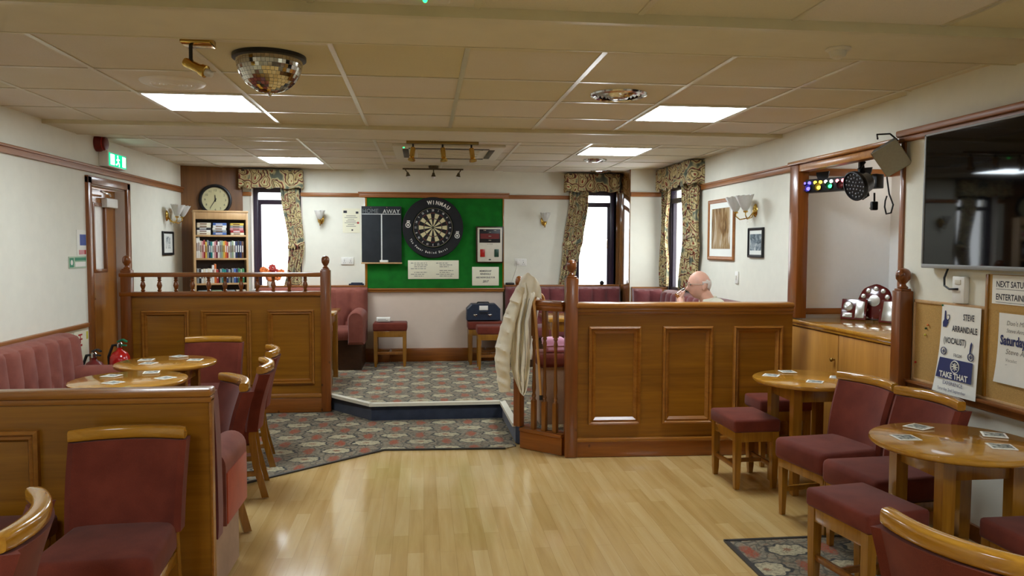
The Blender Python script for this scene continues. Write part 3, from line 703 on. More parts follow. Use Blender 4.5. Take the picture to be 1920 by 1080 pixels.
# ------------------------------------------------------------------ chairs, stools, tables
def make_chair(label, loc, rz, fz, group):
    t = thing('dining_chair', label, 'chair', (loc[0], loc[1], fz), rz, group)
    w = .205
    mb = MB()
    def top(u, v):
        x = (u - .5) * 2; y = (v - .5) * 2
        c = (1 - abs(x) ** 6) * (1 - abs(y) ** 6)
        return c
    mb.box(-w, w, -.215, .18, .315, .435, .03, seg=4)
    for i, p in enumerate(mb.v):
        if p.z > .39: p.z += .016 * (1 - (p.x / w) ** 2) * (1 - ((p.y + .02) / .2) ** 2)
        k = 1 - .10 * max(0, (p.y + .02) / .2)
        p.x *= k
    mb.build('seat', M['red'], t)
    mb = MB(); mb.box(-w + .02, w - .02, -.195, -.17, .272, .318, .003); mb.box(-w + .02, -w + .045, -.19, .17, .272, .318, .003); mb.box(w - .045, w - .02, -.19, .17, .272, .318, .003); mb.box(-w + .03, w - .03, .15, .175, .272, .318, .003)
    mb.build('seat_frame', M['oak'], t)
    for sx in (-1, 1):
        mb = MB(); xx = sx * (w - .03); h = .019
        mb.ring([[(xx - a, -.19 - a + .02, z), (xx + a, -.19 - a + .02, z), (xx + a, -.19 + a + .02, z), (xx - a, -.19 + a + .02, z)] for z, a in ((0, .012), (.25, h), (.345, h))]); mb.build('front_leg', M['oak'], t)
        mb = MB(); xx = sx * (w - .035)
        mb.ring([[(xx - a, y - .02, z), (xx + a, y - .02, z), (xx + a, y + .02, z), (xx - a, y + .02, z)] for z, y, a in ((0, .235, .014), (.2, .185, .018), (.36, .165, .019), (.43, .168, .016))]); mb.build('rear_leg', M['oak'], t)
        mb = MB(); mb.box(xx - .009, xx + .009, -.165, .185, .13, .16, .003); mb.build('side_stretcher', M['oak'], t)
    def arc(u): x = (u - .5) * 2; return x * w, .055 * (1 - x * x)
    mb = MB()
    def bk(u, v):
        x, c = arc(u); z = .40 + .335 * v
        y = .115 + .075 * v + c * .9 - .012 * math.sin(PI * v)
        ex = min(1, (1 - abs(2 * u - 1)) / .12); e = 1 - math.sqrt(max(0, 1 - (1 - ex) ** 2))
        return (x * (1 + .04 * v), y + .022 * e, z)
    mb.slab(bk, 18, 10, (0, .06, .0)); mb.build('backrest', M['red'], t)
    mb = MB(); rings = []
    for i in range(17):
        u = i / 16; x, c = arc(u); x *= 1.015; y = .19 + .028 + c * .95; s = 1 if 0 < i < 16 else .9
        rings.append([(x, y + .026 * s * math.cos(a) * (abs(math.cos(a)) ** -.5 if abs(math.cos(a)) > .05 else 1),   .760 + .024 * s * math.sin(a) * (abs(math.sin(a)) ** -.5 if abs(math.sin(a)) > .05 else 1)) for a in [2 * PI * j / 14 for j in range(14)]])
    mb.ring(rings); mb.build('top_rail', M['oak_rail'], t)
    return t
_proto = {}
def place(kind, maker, label, loc, rz, fz=.009, group=None):
    if kind not in _proto:
        o = maker(label, loc, rz, fz, group); _proto[kind] = o; return o
    c = copy_tree(_proto[kind]); c.location = (loc[0], loc[1], fz); c.rotation_euler = (0, 0, rz)
    c['label'] = label
    if group: c['group'] = group
    return c
CG = 'wine red upholstered chairs with oak rails'
def chair(label, x, y, deg, fz=.009): return place('chair', make_chair, label, (x, y), R(deg), fz, CG)
chair('wine red chair facing the camera in front of the settle', -1.115, 2.855, 2)
chair('wine red chair cut off at the bottom left corner, rail curving away', -1.285, 2.10, -76)
chair('wine red chair just behind the settle arm, nearest of three in a row', -1.20, 4.12, -62)
chair('wine red chair in a row, middle one of three beside the left tables', -1.19, 4.76, -80)
chair('wine red chair in a row, farthest of three beside the left tables', -1.27, 5.40, -79)
chair('wine red chair against the left partition, behind the farther left table', -1.60, 5.93, 0)
chair('wine red chair by the round table under the alcove cupboard', 2.19, 3.91, -80, .002)
chair('wine red chair below the noticeboard, behind the nearer right table', 2.20, 3.42, -84, .009)
chair('wine red chair at bottom right corner with its back to the camera', 1.515, 1.80, 109)

def make_stool(label, loc, rz, fz, group):
    t = thing('stool', label, 'stool', (loc[0], loc[1], fz), rz, group)
    w, d = .15, .195
    mb = MB(); mb.box(-w, w, -d, d, .355, .435, .016, seg=3)
    for p in mb.v:
        if p.z > .40: p.z += .014 * (1 - (p.x / w) ** 2) * (1 - (p.y / d) ** 2)
    mb.build('seat', M['red'], t)
    mb = MB(); i = .012
    for a in ((-w + i, w - i, -d + i, -d + i + .022), (-w + i, w - i, d - i - .022, d - i), (-w + i, -w + i + .022, -d + i, d - i), (w - i - .022, w - i, -d + i, d - i)): mb.box(*a, .295, .357, .003)
    mb.build('apron', M['oak'], t)
    for sx in (-1, 1):
        for sy in (-1, 1):
            mb = MB(); cx_, cy_ = sx * (w - .03), sy * (d - .03)
            mb.ring([[(cx_ - a, cy_ - a, z), (cx_ + a, cy_ - a, z), (cx_ + a, cy_ + a, z), (cx_ - a, cy_ + a, z)] for z, a in ((0, .013), (.05, .017), (.20, .02), (.356, .021))]); mb.build('leg', M['oak'], t)
        mb = MB(); mb.box(sx * (w - .03) - .009, sx * (w - .03) + .009, -d + .045, d - .045, .12, .148, .003); mb.build('stretcher', M['spindle'], t)
    mb = MB(); mb.box(-w + .03, w - .03, -.012, .012, .122, .146, .003); mb.build('cross_stretcher', M['spindle'], t)
    return t
SG = 'wine red upholstered stools'
def stool(label, x, y, deg, fz=.002, sc=1.0):
    o = place('stool', make_stool, label, (x, y), R(deg), fz, SG)
    if sc != 1: o.scale = (sc[0], sc[1], sc[2])
    return o
stool('wine red stool in front of the low partition, left of the round table', 2.03, 4.67, 1)
stool('wine red stool half hidden behind the farther right table, against the partition', 2.44, 5.065, 90, .002, (.9, .95, 1.06))
stool('wine red stool beside the nearer right table, one foot on the carpet', 1.84, 3.00, 9, .009)
stool('wine red stool mostly hidden beyond the bottom right chair back', 2.30, 2.545, 0, .009)
stool('wine red stool at the left edge, in front of the settle', -1.57, 2.965, 0, .009)
stool('wine red stool with a white card on it, left below the dartboard', -.365, 8.73, 90, PZ + .001, (.92, .96, 1.12))
stool('wine red stool carrying the navy case, right below the dartboard', .70, 8.79, 90, PZ + .001, (.9, 1.02, 1.12))
stool('wine red stool in front of the one carrying the navy case', .745, 8.43, 90, PZ + .001, (.9, .84, 1.08))

def make_table(label, loc, rz, fz, group):
    t = thing('round_table', label, 'table', (loc[0], loc[1], fz), rz, group)
    r = .33; z = .683
    mb = MB(); mb.lathe([(.0, z - .028), (r - .012, z - .028), (r - .003, z - .022), (r, z - .013), (r - .003, z - .004), (r - .012, z), (.0, z)], 64); mb.build('tabletop', M['oak_top'], t)
    a = .15; h = .026
    mb = MB()
    for q in ((-a, a, -a - .011, -a + .011), (-a, a, a - .011, a + .011), (-a - .011, -a + .011, -a, a), (a - .011, a + .011, -a, a)): mb.box(*q, z - .12, z - .027, .002)
    mb.build('apron', M['oak'], t)
    for sx in (-1, 1):
        for sy in (-1, 1):
            mb = MB(); mb.ring([[(sx * a - b, sy * a - b, q), (sx * a + b, sy * a - b, q), (sx * a + b, sy * a + b, q), (sx * a - b, sy * a + b, q)] for q, b in ((0, .02), (.3, .026), (z - .027, .027))]); mb.build('leg', M['oak'], t)
    mb = MB(); mb.box(-a - .01, a + .01, -a - .01, a + .01, .20, .218, .004); mb.build('lower_shelf', M['oak'], t)
    return t
TG = 'round oak pub tables'
def table(label, x, y, fz=.009): return place('table', make_table, label, (x, y), 0, fz, TG)
tabs = {}
for k, lab, x, y, fz in (('A', 'round oak table directly behind the settle on the left', -1.75, 4.82, .009), ('B', 'round oak table on the left, the farther one near the partition', -1.76, 5.53, .009),
                     ('C', 'round oak table in front of the alcove cupboard', 2.365, 4.51, .002), ('D', 'round oak table at the right, nearest, under the noticeboard', 2.20, 2.95, .009)):
    table(lab, x, y, fz); tabs[k] = (x, y, fz + .683)

def make_mat(label, loc, rz, fz, group):
    mb = MB(); mb.box(-.047, .047, -.047, .047, 0, .0028, .001); mb.mi = 1; mb.box(-.038, .038, -.038, .038, .0026, .0031)
    o = mb.build('beer_mat', [M['paper'], M['mattile']], None, (loc[0], loc[1], fz), rz); return tag(o, label, 'beer mat', group)
wh = {'A': 'the near left table', 'B': 'the far left table', 'C': 'the far right table', 'D': 'the near right table'}
mats = {'A': [((-1.897, 4.948), 'rear left'), ((-1.792, 4.696), 'front left'), ((-1.70, 5.06), 'rear right'), ((-1.546, 4.837), 'right')],
        'B': [((-1.921, 5.62), 'left'), ((-1.85, 5.45), 'front left'), ((-1.752, 5.78), 'rear'), ((-1.585, 5.591), 'right')],
        'C': [((2.175, 4.614), 'left'), ((2.345, 4.74), 'rear'), ((2.334, 4.365), 'front'), ((2.553, 4.497), 'right')],
        'D': [((2.014, 3.004), 'front left'), ((2.191, 3.179), 'rear left'), ((2.421, 3.008), 'rear right'), ((2.308, 2.825), 'front right')]}
for k, l in mats.items():
    for (x, y), w in l:
        place('mat', make_mat, 'printed beer mat at the %s of %s' % (w, wh[k]), (x, y), random.uniform(-.7, .7), tabs[k][2] + .0005, 'square beer mats on the round tables')

# ------------------------------------------------------------------ platform furniture
t = thing('side_table', 'square oak table end just visible behind the left newel post', 'table', (-1.06, 7.75, PZ + .001))
mb = MB(); mb.box(-.26, .22, -.3, .3, .67, .70, .006); mb.build('tabletop', M['oak_top'], t)
mb = MB(); mb.box(-.22, .18, -.26, .26, .58, .671, .003); mb.build('apron', M['oak'], t)
for sx in (-.21, .17):
    for sy in (-.25, .25):
        mb = MB(); mb.box(sx - .025, sx + .025, sy - .025, sy + .025, 0, .67, .003); mb.build('leg', M['oak'], t)
pb = thing('upholstered_bench', 'wine red bench end seen between the balustrade spindles, pink bag on it', 'bench', (.85, 5.66, PZ + .001))
mb = MB(); mb.box(0, 1.2, 0, .36, .43, .53, .03, seg=3); mb.build('seat', M['red'], pb)
mb = MB(); mb.box(.02, 1.18, .02, .34, 0, .43); mb.build('plinth', M['kick'], pb)
mb = MB()
mb.box(-.09, .09, -.07, .07, 0, .115, .03, seg=4); mb.box(-.095, .095, -.075, .075, .055, .063, .003)
for p in mb.v: p.x += .012 * math.sin(p.z * 40)
tag(mb.build('folded_bag', M['pink'], None, (.995, 5.80, PZ + .5315)), 'small pink bag lying on the bench end behind the balustrade', 'bag')
t = thing('platform_table', 'oak table legs glimpsed between the balustrade spindles, before the plum bench', 'table', (1.42, 7.0, PZ + .001))
mb = MB(); mb.box(-.32, .32, -.3, .3, .67, .70, .006); mb.build('tabletop', M['oak_top'], t)
mb = MB(); mb.box(-.28, .28, -.26, .26, .58, .671, .003); mb.build('apron', M['oak'], t)
for sx in (-.26, .26):
    for sy in (-.24, .24):
        mb = MB(); mb.box(sx - .025, sx + .025, sy - .025, sy + .025, 0, .67, .003); mb.build('leg', M['oak'], t)

# alcove cupboard
cb = thing('alcove_cupboard', 'pale oak two-door cupboard with a counter, filling the alcove', 'cupboard', (2.765, 4.17, 0))
CL = 1.39
mb = MB(); mb.box(.012, .78, 0, CL, .01, .935); mb.build('carcass', M['ply_pale'], cb)
mb = MB(); mb.box(-.028, .785, -.003, CL + .006, .932, .958, .008); mb.box(-.018, .4, -.002, CL + .004, .912, .934, .006); mb.build('countertop', M['oak_top'], cb)
for i, (a, b) in enumerate(((.02, CL / 2 - .003), (CL / 2 + .003, CL - .02))):
    mb = MB(); mb.box(-.006, .014, a, b, .10, .905, .004); d = mb.build('door', M['ply_pale'], cb)
    if i == 1:
        mb = MB(); mb.lathe([(.006, 0), (.006, .012), (.013, .02), (.014, .028), (.008, .034)], 16, Matrix.Translation((-.006, a + .035, .735)) @ Matrix.Rotation(R(-90), 4, 'Y')); mb.build('knob', M['brass_old'], d)
mb = MB(); mb.box(.004, .02, 0, CL, .01, .095, .003); mb.build('plinth', M['pine_h'], cb)
t = thing('newel_post', 'dark pine newel post with ball finial between cupboard and noticeboard', 'post', (2.675, 4.055, 0))
mb = MB(); newel(mb, 0, 0, .003, 1.262, .08, .04); mb.mi = 0
t2 = mb.build('post', M['pine'], t)

# trophies
def plaque(label, x, y, rz, w, h, kind):
    t = thing('trophy_plaque', label, 'trophy', (x, y, .9595), rz)
    tilt = Matrix.Rotation(R(-14), 4, 'X')
    mb = MB(); mb.box(-w / 2, w / 2, 0, .016, 0, h, .004, M=tilt); mb.build('board', M['mahog'], t)
    mb = MB(); mb.box(-.012, .012, .02, .075, .0, .008); mb.tube([(0, .07, .004), (0, .025 + h * .16, h * .62)], .006, 6); mb.build('prop', M['mahog'], t)
    mb = MB()
    def plate(a, b, c, d): mb.box(a, b, -.003, .002, c, d, .0015, M=tilt)
    if kind == 1:
        mb.lathe([(.036, -.001), (.036, .004), (.026, .009), (.012, .008), (.001, .011)], 24, tilt @ Matrix.Translation((-w * .22, 0, h * .64)) @ Matrix.Rotation(R(90), 4, 'X'))
        plate(-w * .42, -w * .04, h * .1, h * .32); plate(w * .07, w * .42, h * .1, h * .9)
    else:
        plate(-w * .40, w * .12, h * .08, h * .93); plate(w * .24, w * .42, h * .1, h * .36)
    mb.build('silver_plates', M['silver'], t)
plaque('small mahogany plaque with silver disc, leftmost of the trophies on the counter', 3.15, 5.365, R(-48), .18, .155, 1)
plaque('small mahogany plaque with a tall pale plate, beside the dark newel post', 3.275, 5.07, R(-60), .21, .165, 2)
sh = thing('trophy_shield', 'large rounded mahogany shield with silver medallions, centre of the three trophies', 'trophy', (3.27, 5.30, .9595), R(-50))
tilt = Matrix.Rotation(R(-12), 4, 'X')
def shield(sc, z0=.136):
    pts = []
    for i in range(40):
        a = 2 * PI * i / 40 - PI / 2
        r = .132 * (1 + .018 * math.cos(8 * a)); x = r * math.cos(a) * .92; z = r * math.sin(a)
        if z < 0: x *= (1 - .35 * (-z / .14) ** 1.5)
        pts.append((x * sc, z0 + z * sc))
    return pts
mb = MB(); n = 40
for th0, th1, sc in ((0, .018, 1.0),):
    P = shield(1.0); Q = shield(.93)
    mb.ring([[(x, .018, z) for x, z in P], [(x, .006, z) for x, z in P], [(x, 0, z) for x, z in Q]], M=tilt)
mb.build('board', M['mahog'], sh)
mb = MB(); rot = tilt @ Matrix.Translation((0, 0, 0))
def medal(x, z, r): mb.lathe([(r, -.001), (r, .003), (r * .6, .006), (.001, .005)], 18, tilt @ Matrix.Translation((x, 0, z)) @ Matrix.Rotation(R(90), 4, 'X'))
medal(-.005, .145, .042)
for a in (20, 55, 90, 125, 160, -15, 195, -50, 230): medal(.09 * math.cos(R(a)), .145 + .09 * math.sin(R(a)), .018)
mb.build('silver_medallions', M['silver'], sh)
mb = MB(); mb.box(-.05, .05, .0, .09, 0, .012, .003); mb.tube([(0, .08, .008), (0, .055, .14)], .008, 6); mb.build('stand', M['dark'], sh)

# ------------------------------------------------------------------ bookcase and books
P1 = Vector((-2.403, 8.50, 0)); P2 = Vector((-1.882, 8.675, 0))
brz = math.atan2(P2.y - P1.y, P2.x - P1.x); BW = (P2 - P1).length
bc = thing('bookcase', 'pale beech bookcase full of books in the far left corner', 'bookcase', (P1.x, P1.y, PZ + .001), brz)
TZ = 1.69; shelf_z = [1.605, 1.357, 1.09, .86, .55]
BZ = PZ + .001
mb = MB(); mb.box(0, .022, 0, .2, 0, TZ, .002); mb.box(BW - .022, BW, 0, .2, 0, TZ, .002); mb.build('side_panel', M['bookcase'], bc)
mb = MB(); mb.box(-.004, BW + .004, -.006, .2, TZ, TZ + .02, .003); mb.box(.022, BW - .022, 0, .016, TZ - .075, TZ, .002); mb.build('top_panel', M['bookcase'], bc)
mb = MB(); mb.box(.02, BW - .02, .19, .199, 0, TZ); mb.build('back_panel', M['dark'], bc)
for z in shelf_z:
    mb = MB(); mb.box(.022, BW - .022, .004, .19, z - BZ - .019, z - BZ, .002); mb.build('shelf', M['bookcase'], bc)
bcol = {'cream': (214, 204, 180), 'white': (222, 220, 212), 'orange': (214, 112, 50), 'red': (156, 48, 48), 'teal': (24, 122, 118), 'green': (52, 122, 74), 'navy': (40, 48, 88), 'grey': (140, 146, 146), 'brown': (104, 68, 44), 'yellow': (212, 180, 72), 'pink': (206, 140, 140), 'black': (36, 36, 42), 'blue': (70, 104, 168), 'maroon': (100, 34, 48), 'sage': (148, 164, 132)}
BM = {k: plain(k + '_book_cover', c, .5, var=.05) for k, c in bcol.items()}
pages = plain('book_pages', (224, 214, 190), .8, var=.04)
shn = {0: 'top', 1: 'second', 2: 'third', 3: 'fourth'}
ordn = ['first', 'second', 'third', 'fourth', 'fifth', 'sixth', 'seventh', 'eighth', 'ninth', 'tenth', 'eleventh', 'twelfth', 'thirteenth', 'fourteenth', 'fifteenth', 'sixteenth', 'seventeenth', 'eighteenth', 'nineteenth', 'twentieth']
def bpt(x, y, z): 
    c, s = math.cos(brz), math.sin(brz); return (P1.x + x * c - y * s, P1.y + x * s + y * c, z)
def book(w, h, d, color, label, group, pos, flat=False):
    mb = MB()
    if flat: mb.box(0, h, .0, d, 0, w, .0015); mb.mi = 1; mb.box(.004, h + .001, .006, d + .001, .003, w - .003); 
    else: mb.box(0, w, 0, d, 0, h, .0015); mb.mi = 1; mb.box(.003, w - .003, .004, d + .001, .004, h + .0008)
    mb.mi = 2
    if flat: mb.box(h * .2, h * .7, -.0008, .002, w * .3, w * .7)
    else: mb.box(w * .25, w * .75, -.0008, .002, h * .35, h * .75)
    o = mb.build('book', [BM[color], pages, BM['white' if color not in ('white', 'cream', 'yellow', 'grey', 'pink', 'sage') else 'brown']], None, bpt(*pos), brz)
    return tag(o, label, 'book', group)
rowA = ['white', 'white', 'cream', 'pink', 'red', 'yellow', 'grey', 'navy', 'teal', 'white', 'pink', 'maroon', 'white', 'grey', 'sage', 'yellow', 'orange', 'red', 'cream', 'grey', 'sage', 'white', 'navy', 'black', 'navy', 'brown']
x = .026
for i, c in enumerate(rowA):
    w = .0172 if i < 22 else .021
    if x + w > BW - .024: break
    h = .185 if i > 1 else .215
    book(w, h + random.uniform(-.012, .008), .13, c, '%s upright book on the second shelf, number %d from the left' % (c, i + 1), 'upright books on the second shelf', (x, .02, shelf_z[1] + .001))
    x += w + .0006
rowB = ['grey', 'black', 'white', 'cream', 'white', 'cream', 'white', 'white', 'orange', 'red', None, 'grey', 'teal', 'teal', 'navy', 'grey', None, 'grey', 'blue', 'navy', 'green', 'sage', 'green']
x = .028
for i, c in enumerate(rowB):
    w = .0205
    if c:
        h = .15 + (.045 if i in (7, 8) else 0)
        book(w, h + random.uniform(-.008, .008), .13, c, '%s upright book on the third shelf, number %d from the left' % (c, i + 1), 'upright books on the third shelf', (x, .02, shelf_z[2] + .001))
    x += w + .0012 if c else .012
    if x > BW - .045: break
for si, (x0, cols_) in enumerate(((.03, ['cream', 'white', 'black', 'cream', 'cream']), (.19, ['blue', 'grey', 'white', 'white', 'blue']), (.365, ['cream', 'red', 'pink', 'grey', 'yellow']))):
    z = shelf_z[0] + .001
    for j, c in enumerate(cols_):
        th = .025
        book(th, .135, .12, c, '%s book lying in the %s pile on the top shelf, number %d up' % (c, ('left', 'middle', 'right')[si], j + 1), 'piled books on the top shelf', (x0 + random.uniform(0, .01), .02, z), True); z += th + .0006
for si, (x0, cols_) in enumerate(((.04, ['white', 'grey', 'cream', 'white', 'grey']), (.175, ['cream', 'grey', 'grey', 'white', 'sage']), (.305, ['white', 'navy', 'grey', 'blue', 'grey']), (.42, ['brown', 'cream', 'cream', 'yellow', 'cream']))):
    z = shelf_z[3] + .001
    for j, c in enumerate(cols_):
        book(.03, .10, .12, c, '%s book lying in pile %d on the fourth shelf, number %d up' % (c, si + 1, j + 1), 'piled books on the fourth shelf', (x0, .02, z), True); z += .0306

# wall clock over the bookcase
ck = thing('wall_clock', 'round black-rimmed wall clock on the brown veneer above the bookcase', 'clock', (-2.305, 9.005, 2.0), math.atan2(.21, .61))
Ry = Matrix.Rotation(R(90), 4, 'X')
mb = MB(); mb.lathe([(.172, -.01), (.176, .02), (.170, .036), (.155, .040), (.142, .030), (.140, .018)], 48, Ry, cap=(False, False)); mb.lathe([(.174, -.012), (.174, -.008), (.001, -.008)], 48, Ry); mb.build('rim', M['black'], ck)
mb = MB(); mb.lathe([(.142, .012), (.001, .012)], 48, Ry, cap=(False, True)); mb.build('face', M['clockface'], ck)
mb = MB()
for i, nm in enumerate(['12', '1', '2', '3', '4', '5', '6', '7', '8', '9', '10', '11']):
    mb = MB(); a = R(90 - 30 * i); mb.text(nm, .034, (.108 * math.cos(a), -.0135, .108 * math.sin(a))); mb.build('numeral', M['ink'], ck)
def hand(name, ang, l, w):
    mb = MB(); a = R(90 - ang); d = Vector((math.cos(a), 0, math.sin(a))); n = Vector((-d.z, 0, d.x)) * w
    p = [-d * .02 + n, d * l * .9 + n * .6, d * l, d * l * .9 - n * .6, -d * .02 - n]
    mb.ring([[q + Vector((0, -.016, 0)) for q in p], [q + Vector((0, -.019, 0)) for q in p]]); mb.build(name, M['black'], ck)
hand('hour_hand', -3, .06, .005); hand('minute_hand', 212, .10, .004)
mb = MB(); mb.sph((0, -.018, 0), .008, 10, 6); mb.build('hub', M['black'], ck)

# flowers on the left window sill
t = thing('flower_vase', 'white vase of orange artificial flowers on the far left window sill', 'vase', (-1.72, 9.06, .996), 0)
mb = MB(); mb.lathe([(.03, 0), (.042, .02), (.05, .07), (.04, .11), (.05, .135), (.044, .135), (.035, .11), (.001, .1)], 20); mb.build('vase', M['vase'], t)
for i in range(9):
    a = i * 2.4; r = .012 + .085 * (i / 9) ** .6; h = .20 + .05 * math.cos(i * 1.7) - r * .4
    x, y = r * math.cos(a) * 1.3, r * math.sin(a) * .6
    mb = MB(); mb.tube([(x * .2, y * .2, .11), (x * .7, y * .7, .16), (x, y, h)], .003, 6); mb.build('stem', M['leaf'], t)
    mb = MB()
    for k in range(8):
        b = k * PI / 4
        mb.sph((x + .026 * math.cos(b), y + .01 * math.sin(b) - .006, h + .026 * math.sin(b)), (.018, .008, .018), 8, 5)
    mb.sph((x, y - .012, h), .010, 8, 5); mb.build('bloom', M['petal' if i % 3 else 'petal2'], t)
t = thing('sill_ornament', 'small dark ornament standing on the far right window sill', 'ornament', (2.12, 9.04, .996))
mb = MB(); mb.lathe([(.02, 0), (.022, .006), (.008, .012), (.007, .03), (.02, .045), (.028, .065), (.02, .085), (.004, .095)], 16); mb.build('figure', M['black'], t)
mb = MB(); mb.tube([(.02, 0, .07), (.038, 0, .06), (.034, 0, .04), (.018, 0, .045)], .004, 8); mb.build('handle', M['black'], t)

# ------------------------------------------------------------------ dart corner on the chimney breast
t = thing('dart_backboard', 'bright green baize backing board behind the dartboard', 'backing board', (0, CY, 0))
mb = MB(); mb.box(-.632, .922, -.012, -.001, 1.009, 2.044); mb.build('baize', M['green'], t)
for a, b in ((-.66, -.632), (.922, .94)):
    mb = MB(); mb.box(a, b, -.02, -.001, 1.009, 2.044, .004); mb.build('edge_strip', M['oak'], t)
FY = CY - .0125
t = thing('chalk_scoreboard', 'black chalk scoreboard headed HOME and AWAY, left of the dartboard', 'scoreboard', (-.468, FY - .0095, 0))
mb = MB(); mb.box(-.225, .225, -.018, 0, 1.305, 1.945, .003); mb.build('board', M['slate'], t)
mb = MB(); mb.box(-.007, .007, -.0195, -.0185, 1.33, 1.852); mb.box(-.22, .215, -.0195, -.0185, 1.852, 1.86); mb.build('chalk_lines', M['chalk'], t)
mb = MB(); mb.text('HOME', .068, (-.125, -.0195, 1.888), sx=.95); mb.build('chalk_home', M['faintchalk'], t)
mb = MB(); mb.text('AWAY', .068, (.11, -.0195, 1.884), sx=.95); mb.build('chalk_away', M['chalk'], t)
mb = MB(); mb.box(-.23, .23, -.05, 0, 1.290, 1.306, .003); mb.build('chalk_ledge', M['bookcase'], t)
for xx in (-.12, .06):
    mb = MB(); mb.lathe([(.001, .004), (.006, .003), (.007, 0)][::-1], 12, Matrix.Translation((xx, -.018, 1.932)) @ Ry); mb.build('hanging_screw', M['chrome'], t)
mb = MB(); mb.box(-.022, .075, -.046, -.022, 1.3065, 1.332, .006); tag(mb.build('board_rubber', M['white'], None, (-.468, FY - .0095, 0)), 'white board rubber on the chalk ledge of the scoreboard', 'eraser')
dc = (.115, FY - .001, 1.706)
mb = MB(); mb.lathe([(.232, -.001), (.345, -.001), (.349, .006), (.349, .024), (.343, .030), (.236, .030), (.232, .026)], 72, Ry, cap=(False, False))
mb.add(*(lambda v, f: (v, f))([(.232 * math.cos(a), 0, .232 * math.sin(a)) for a in [2 * PI * i / 72 for i in range(72)]] + [(.232 * math.cos(a), -.026, .232 * math.sin(a)) for a in [2 * PI * i / 72 for i in range(72)]], [(i, (i + 1) % 72, 72 + (i + 1) % 72, 72 + i) for i in range(72)]))
su = thing('dartboard_surround', 'thick black foam ring around the dartboard with white lettering', 'dartboard surround', dc)
mb.build('foam_ring', M['rubber'], su)
def arc_text(mb, body, size, r, a_mid, step, inward=False, y=-.031, sx=1.0, bold=0.0):
    n = len(body)
    for i, ch in enumerate(body):
        if ch == ' ': continue
        a = a_mid + ((n - 1) / 2 - i) * step * (-1 if inward else 1)
        p = (r * math.cos(a), y, r * math.sin(a)); rad = Vector((math.cos(a), 0, math.sin(a)))
        if inward: mb.text(ch, size, p, (-math.sin(a), 0, math.cos(a)), tuple(-rad), sx=sx, bold=bold)
        else: mb.text(ch, size, p, (math.sin(a), 0, -math.cos(a)), tuple(rad), sx=sx, bold=bold)
mb = MB(); arc_text(mb, 'WINMAU', .060, .285, R(75), R(9.0), sx=.84, bold=.0022); mb.build('brand_lettering', M['paper'], su)
mb = MB(); arc_text(mb, 'The Power Behind Darts', .034, .289, R(-104), R(4.5), True, sx=.85, bold=.0008); mb.build('slogan_lettering', M['paper'], su)
for sx_, z_ in ((-.283, .045), (.278, -.075)):
    mb = MB(); mb.lathe([(.001, .031), (.030, .031)], 20, Matrix.Translation((sx_, 0, z_ - .018)) @ Ry, cap=(False, False))
    mb.box(sx_ - .016, sx_ + .02, -.0315, -.0305, z_ + .012, z_ + .020); mb.box(sx_ - .014, sx_ + .022, -.0315, -.0305, z_ + .026, z_ + .034)
    mb.mi = 1; mb.lathe([(.012, .0318), (.022, .0318)], 20, Matrix.Translation((sx_, 0, z_ - .018)) @ Ry, cap=(False, False)); mb.build('round_emblem', [M['paper'], M['rubber']], su)
db = thing('dartboard', 'dartboard with cream and black segments and a pale number ring', 'dartboard', dc)
mb = MB(); mb.lathe([(.2275, .0), (.2275, .034), (.222, .038), (.001, .038)], 72, Ry); mb.build('board', M['rubber'], db)
segm = [plain('segment_black', (28, 24, 22), .8), plain('segment_cream', (214, 204, 158), .8), plain('segment_red', (96, 32, 30), .8), plain('segment_green', (40, 62, 44), .8)]
mb = MB()
def ringseg(r0, r1, a0, a1, y, m):
    k = 4; mb.mi = m
    vs = [(r * math.cos(a0 + (a1 - a0) * j / k), y, r * math.sin(a0 + (a1 - a0) * j / k)) for r in (r0, r1) for j in range(k + 1)]
    mb.add(vs, [(j, j + 1, k + 2 + j, k + 1 + j) for j in range(k)])
for i in range(20):
    a0 = R(90 - 9 + 18 * i); a1 = a0 + R(18); c = 1 if i % 2 else 0
    for r0, r1, m in ((.016, .099, c), (.107, .162, c), (.099, .107, 2 if c == 0 else 3), (.162, .172, 2 if c == 0 else 3)): ringseg(r0, r1, a0, a1, -.0388, m)
for i in range(20): ringseg(.006, .016, R(18 * i), R(18 * i + 18), -.0388, 3); ringseg(.0005, .006, R(18 * i), R(18 * i + 18), -.0388, 2)
mb.recalc = False; mb.build('segments', segm, db, smooth=False)
mb = MB(); mb.tube([(.2215 * math.cos(a), -.0405, .2215 * math.sin(a)) for a in [2 * PI * i / 64 for i in range(65)]], .0035, 6)
for r in (.172, .162, .107, .099): mb.tube([(r * math.cos(a), -.0395, r * math.sin(a)) for a in [2 * PI * i / 48 for i in range(49)]], .0007, 4)
mb.build('wire_ring', M['chrome'], db)
mb = MB()
for i, nn in enumerate([20, 1, 18, 4, 13, 6, 10, 15, 2, 17, 3, 19, 7, 16, 8, 11, 14, 9, 12, 5]):
    a = R(90 - 18 * i); mb.text(str(nn), .032, (.197 * math.cos(a), -.0392, .197 * math.sin(a)), (math.sin(a), 0, -math.cos(a)), (math.cos(a), 0, math.sin(a)), sx=.8, bold=.001)
mb.build('numbers', M['chalk'], db)
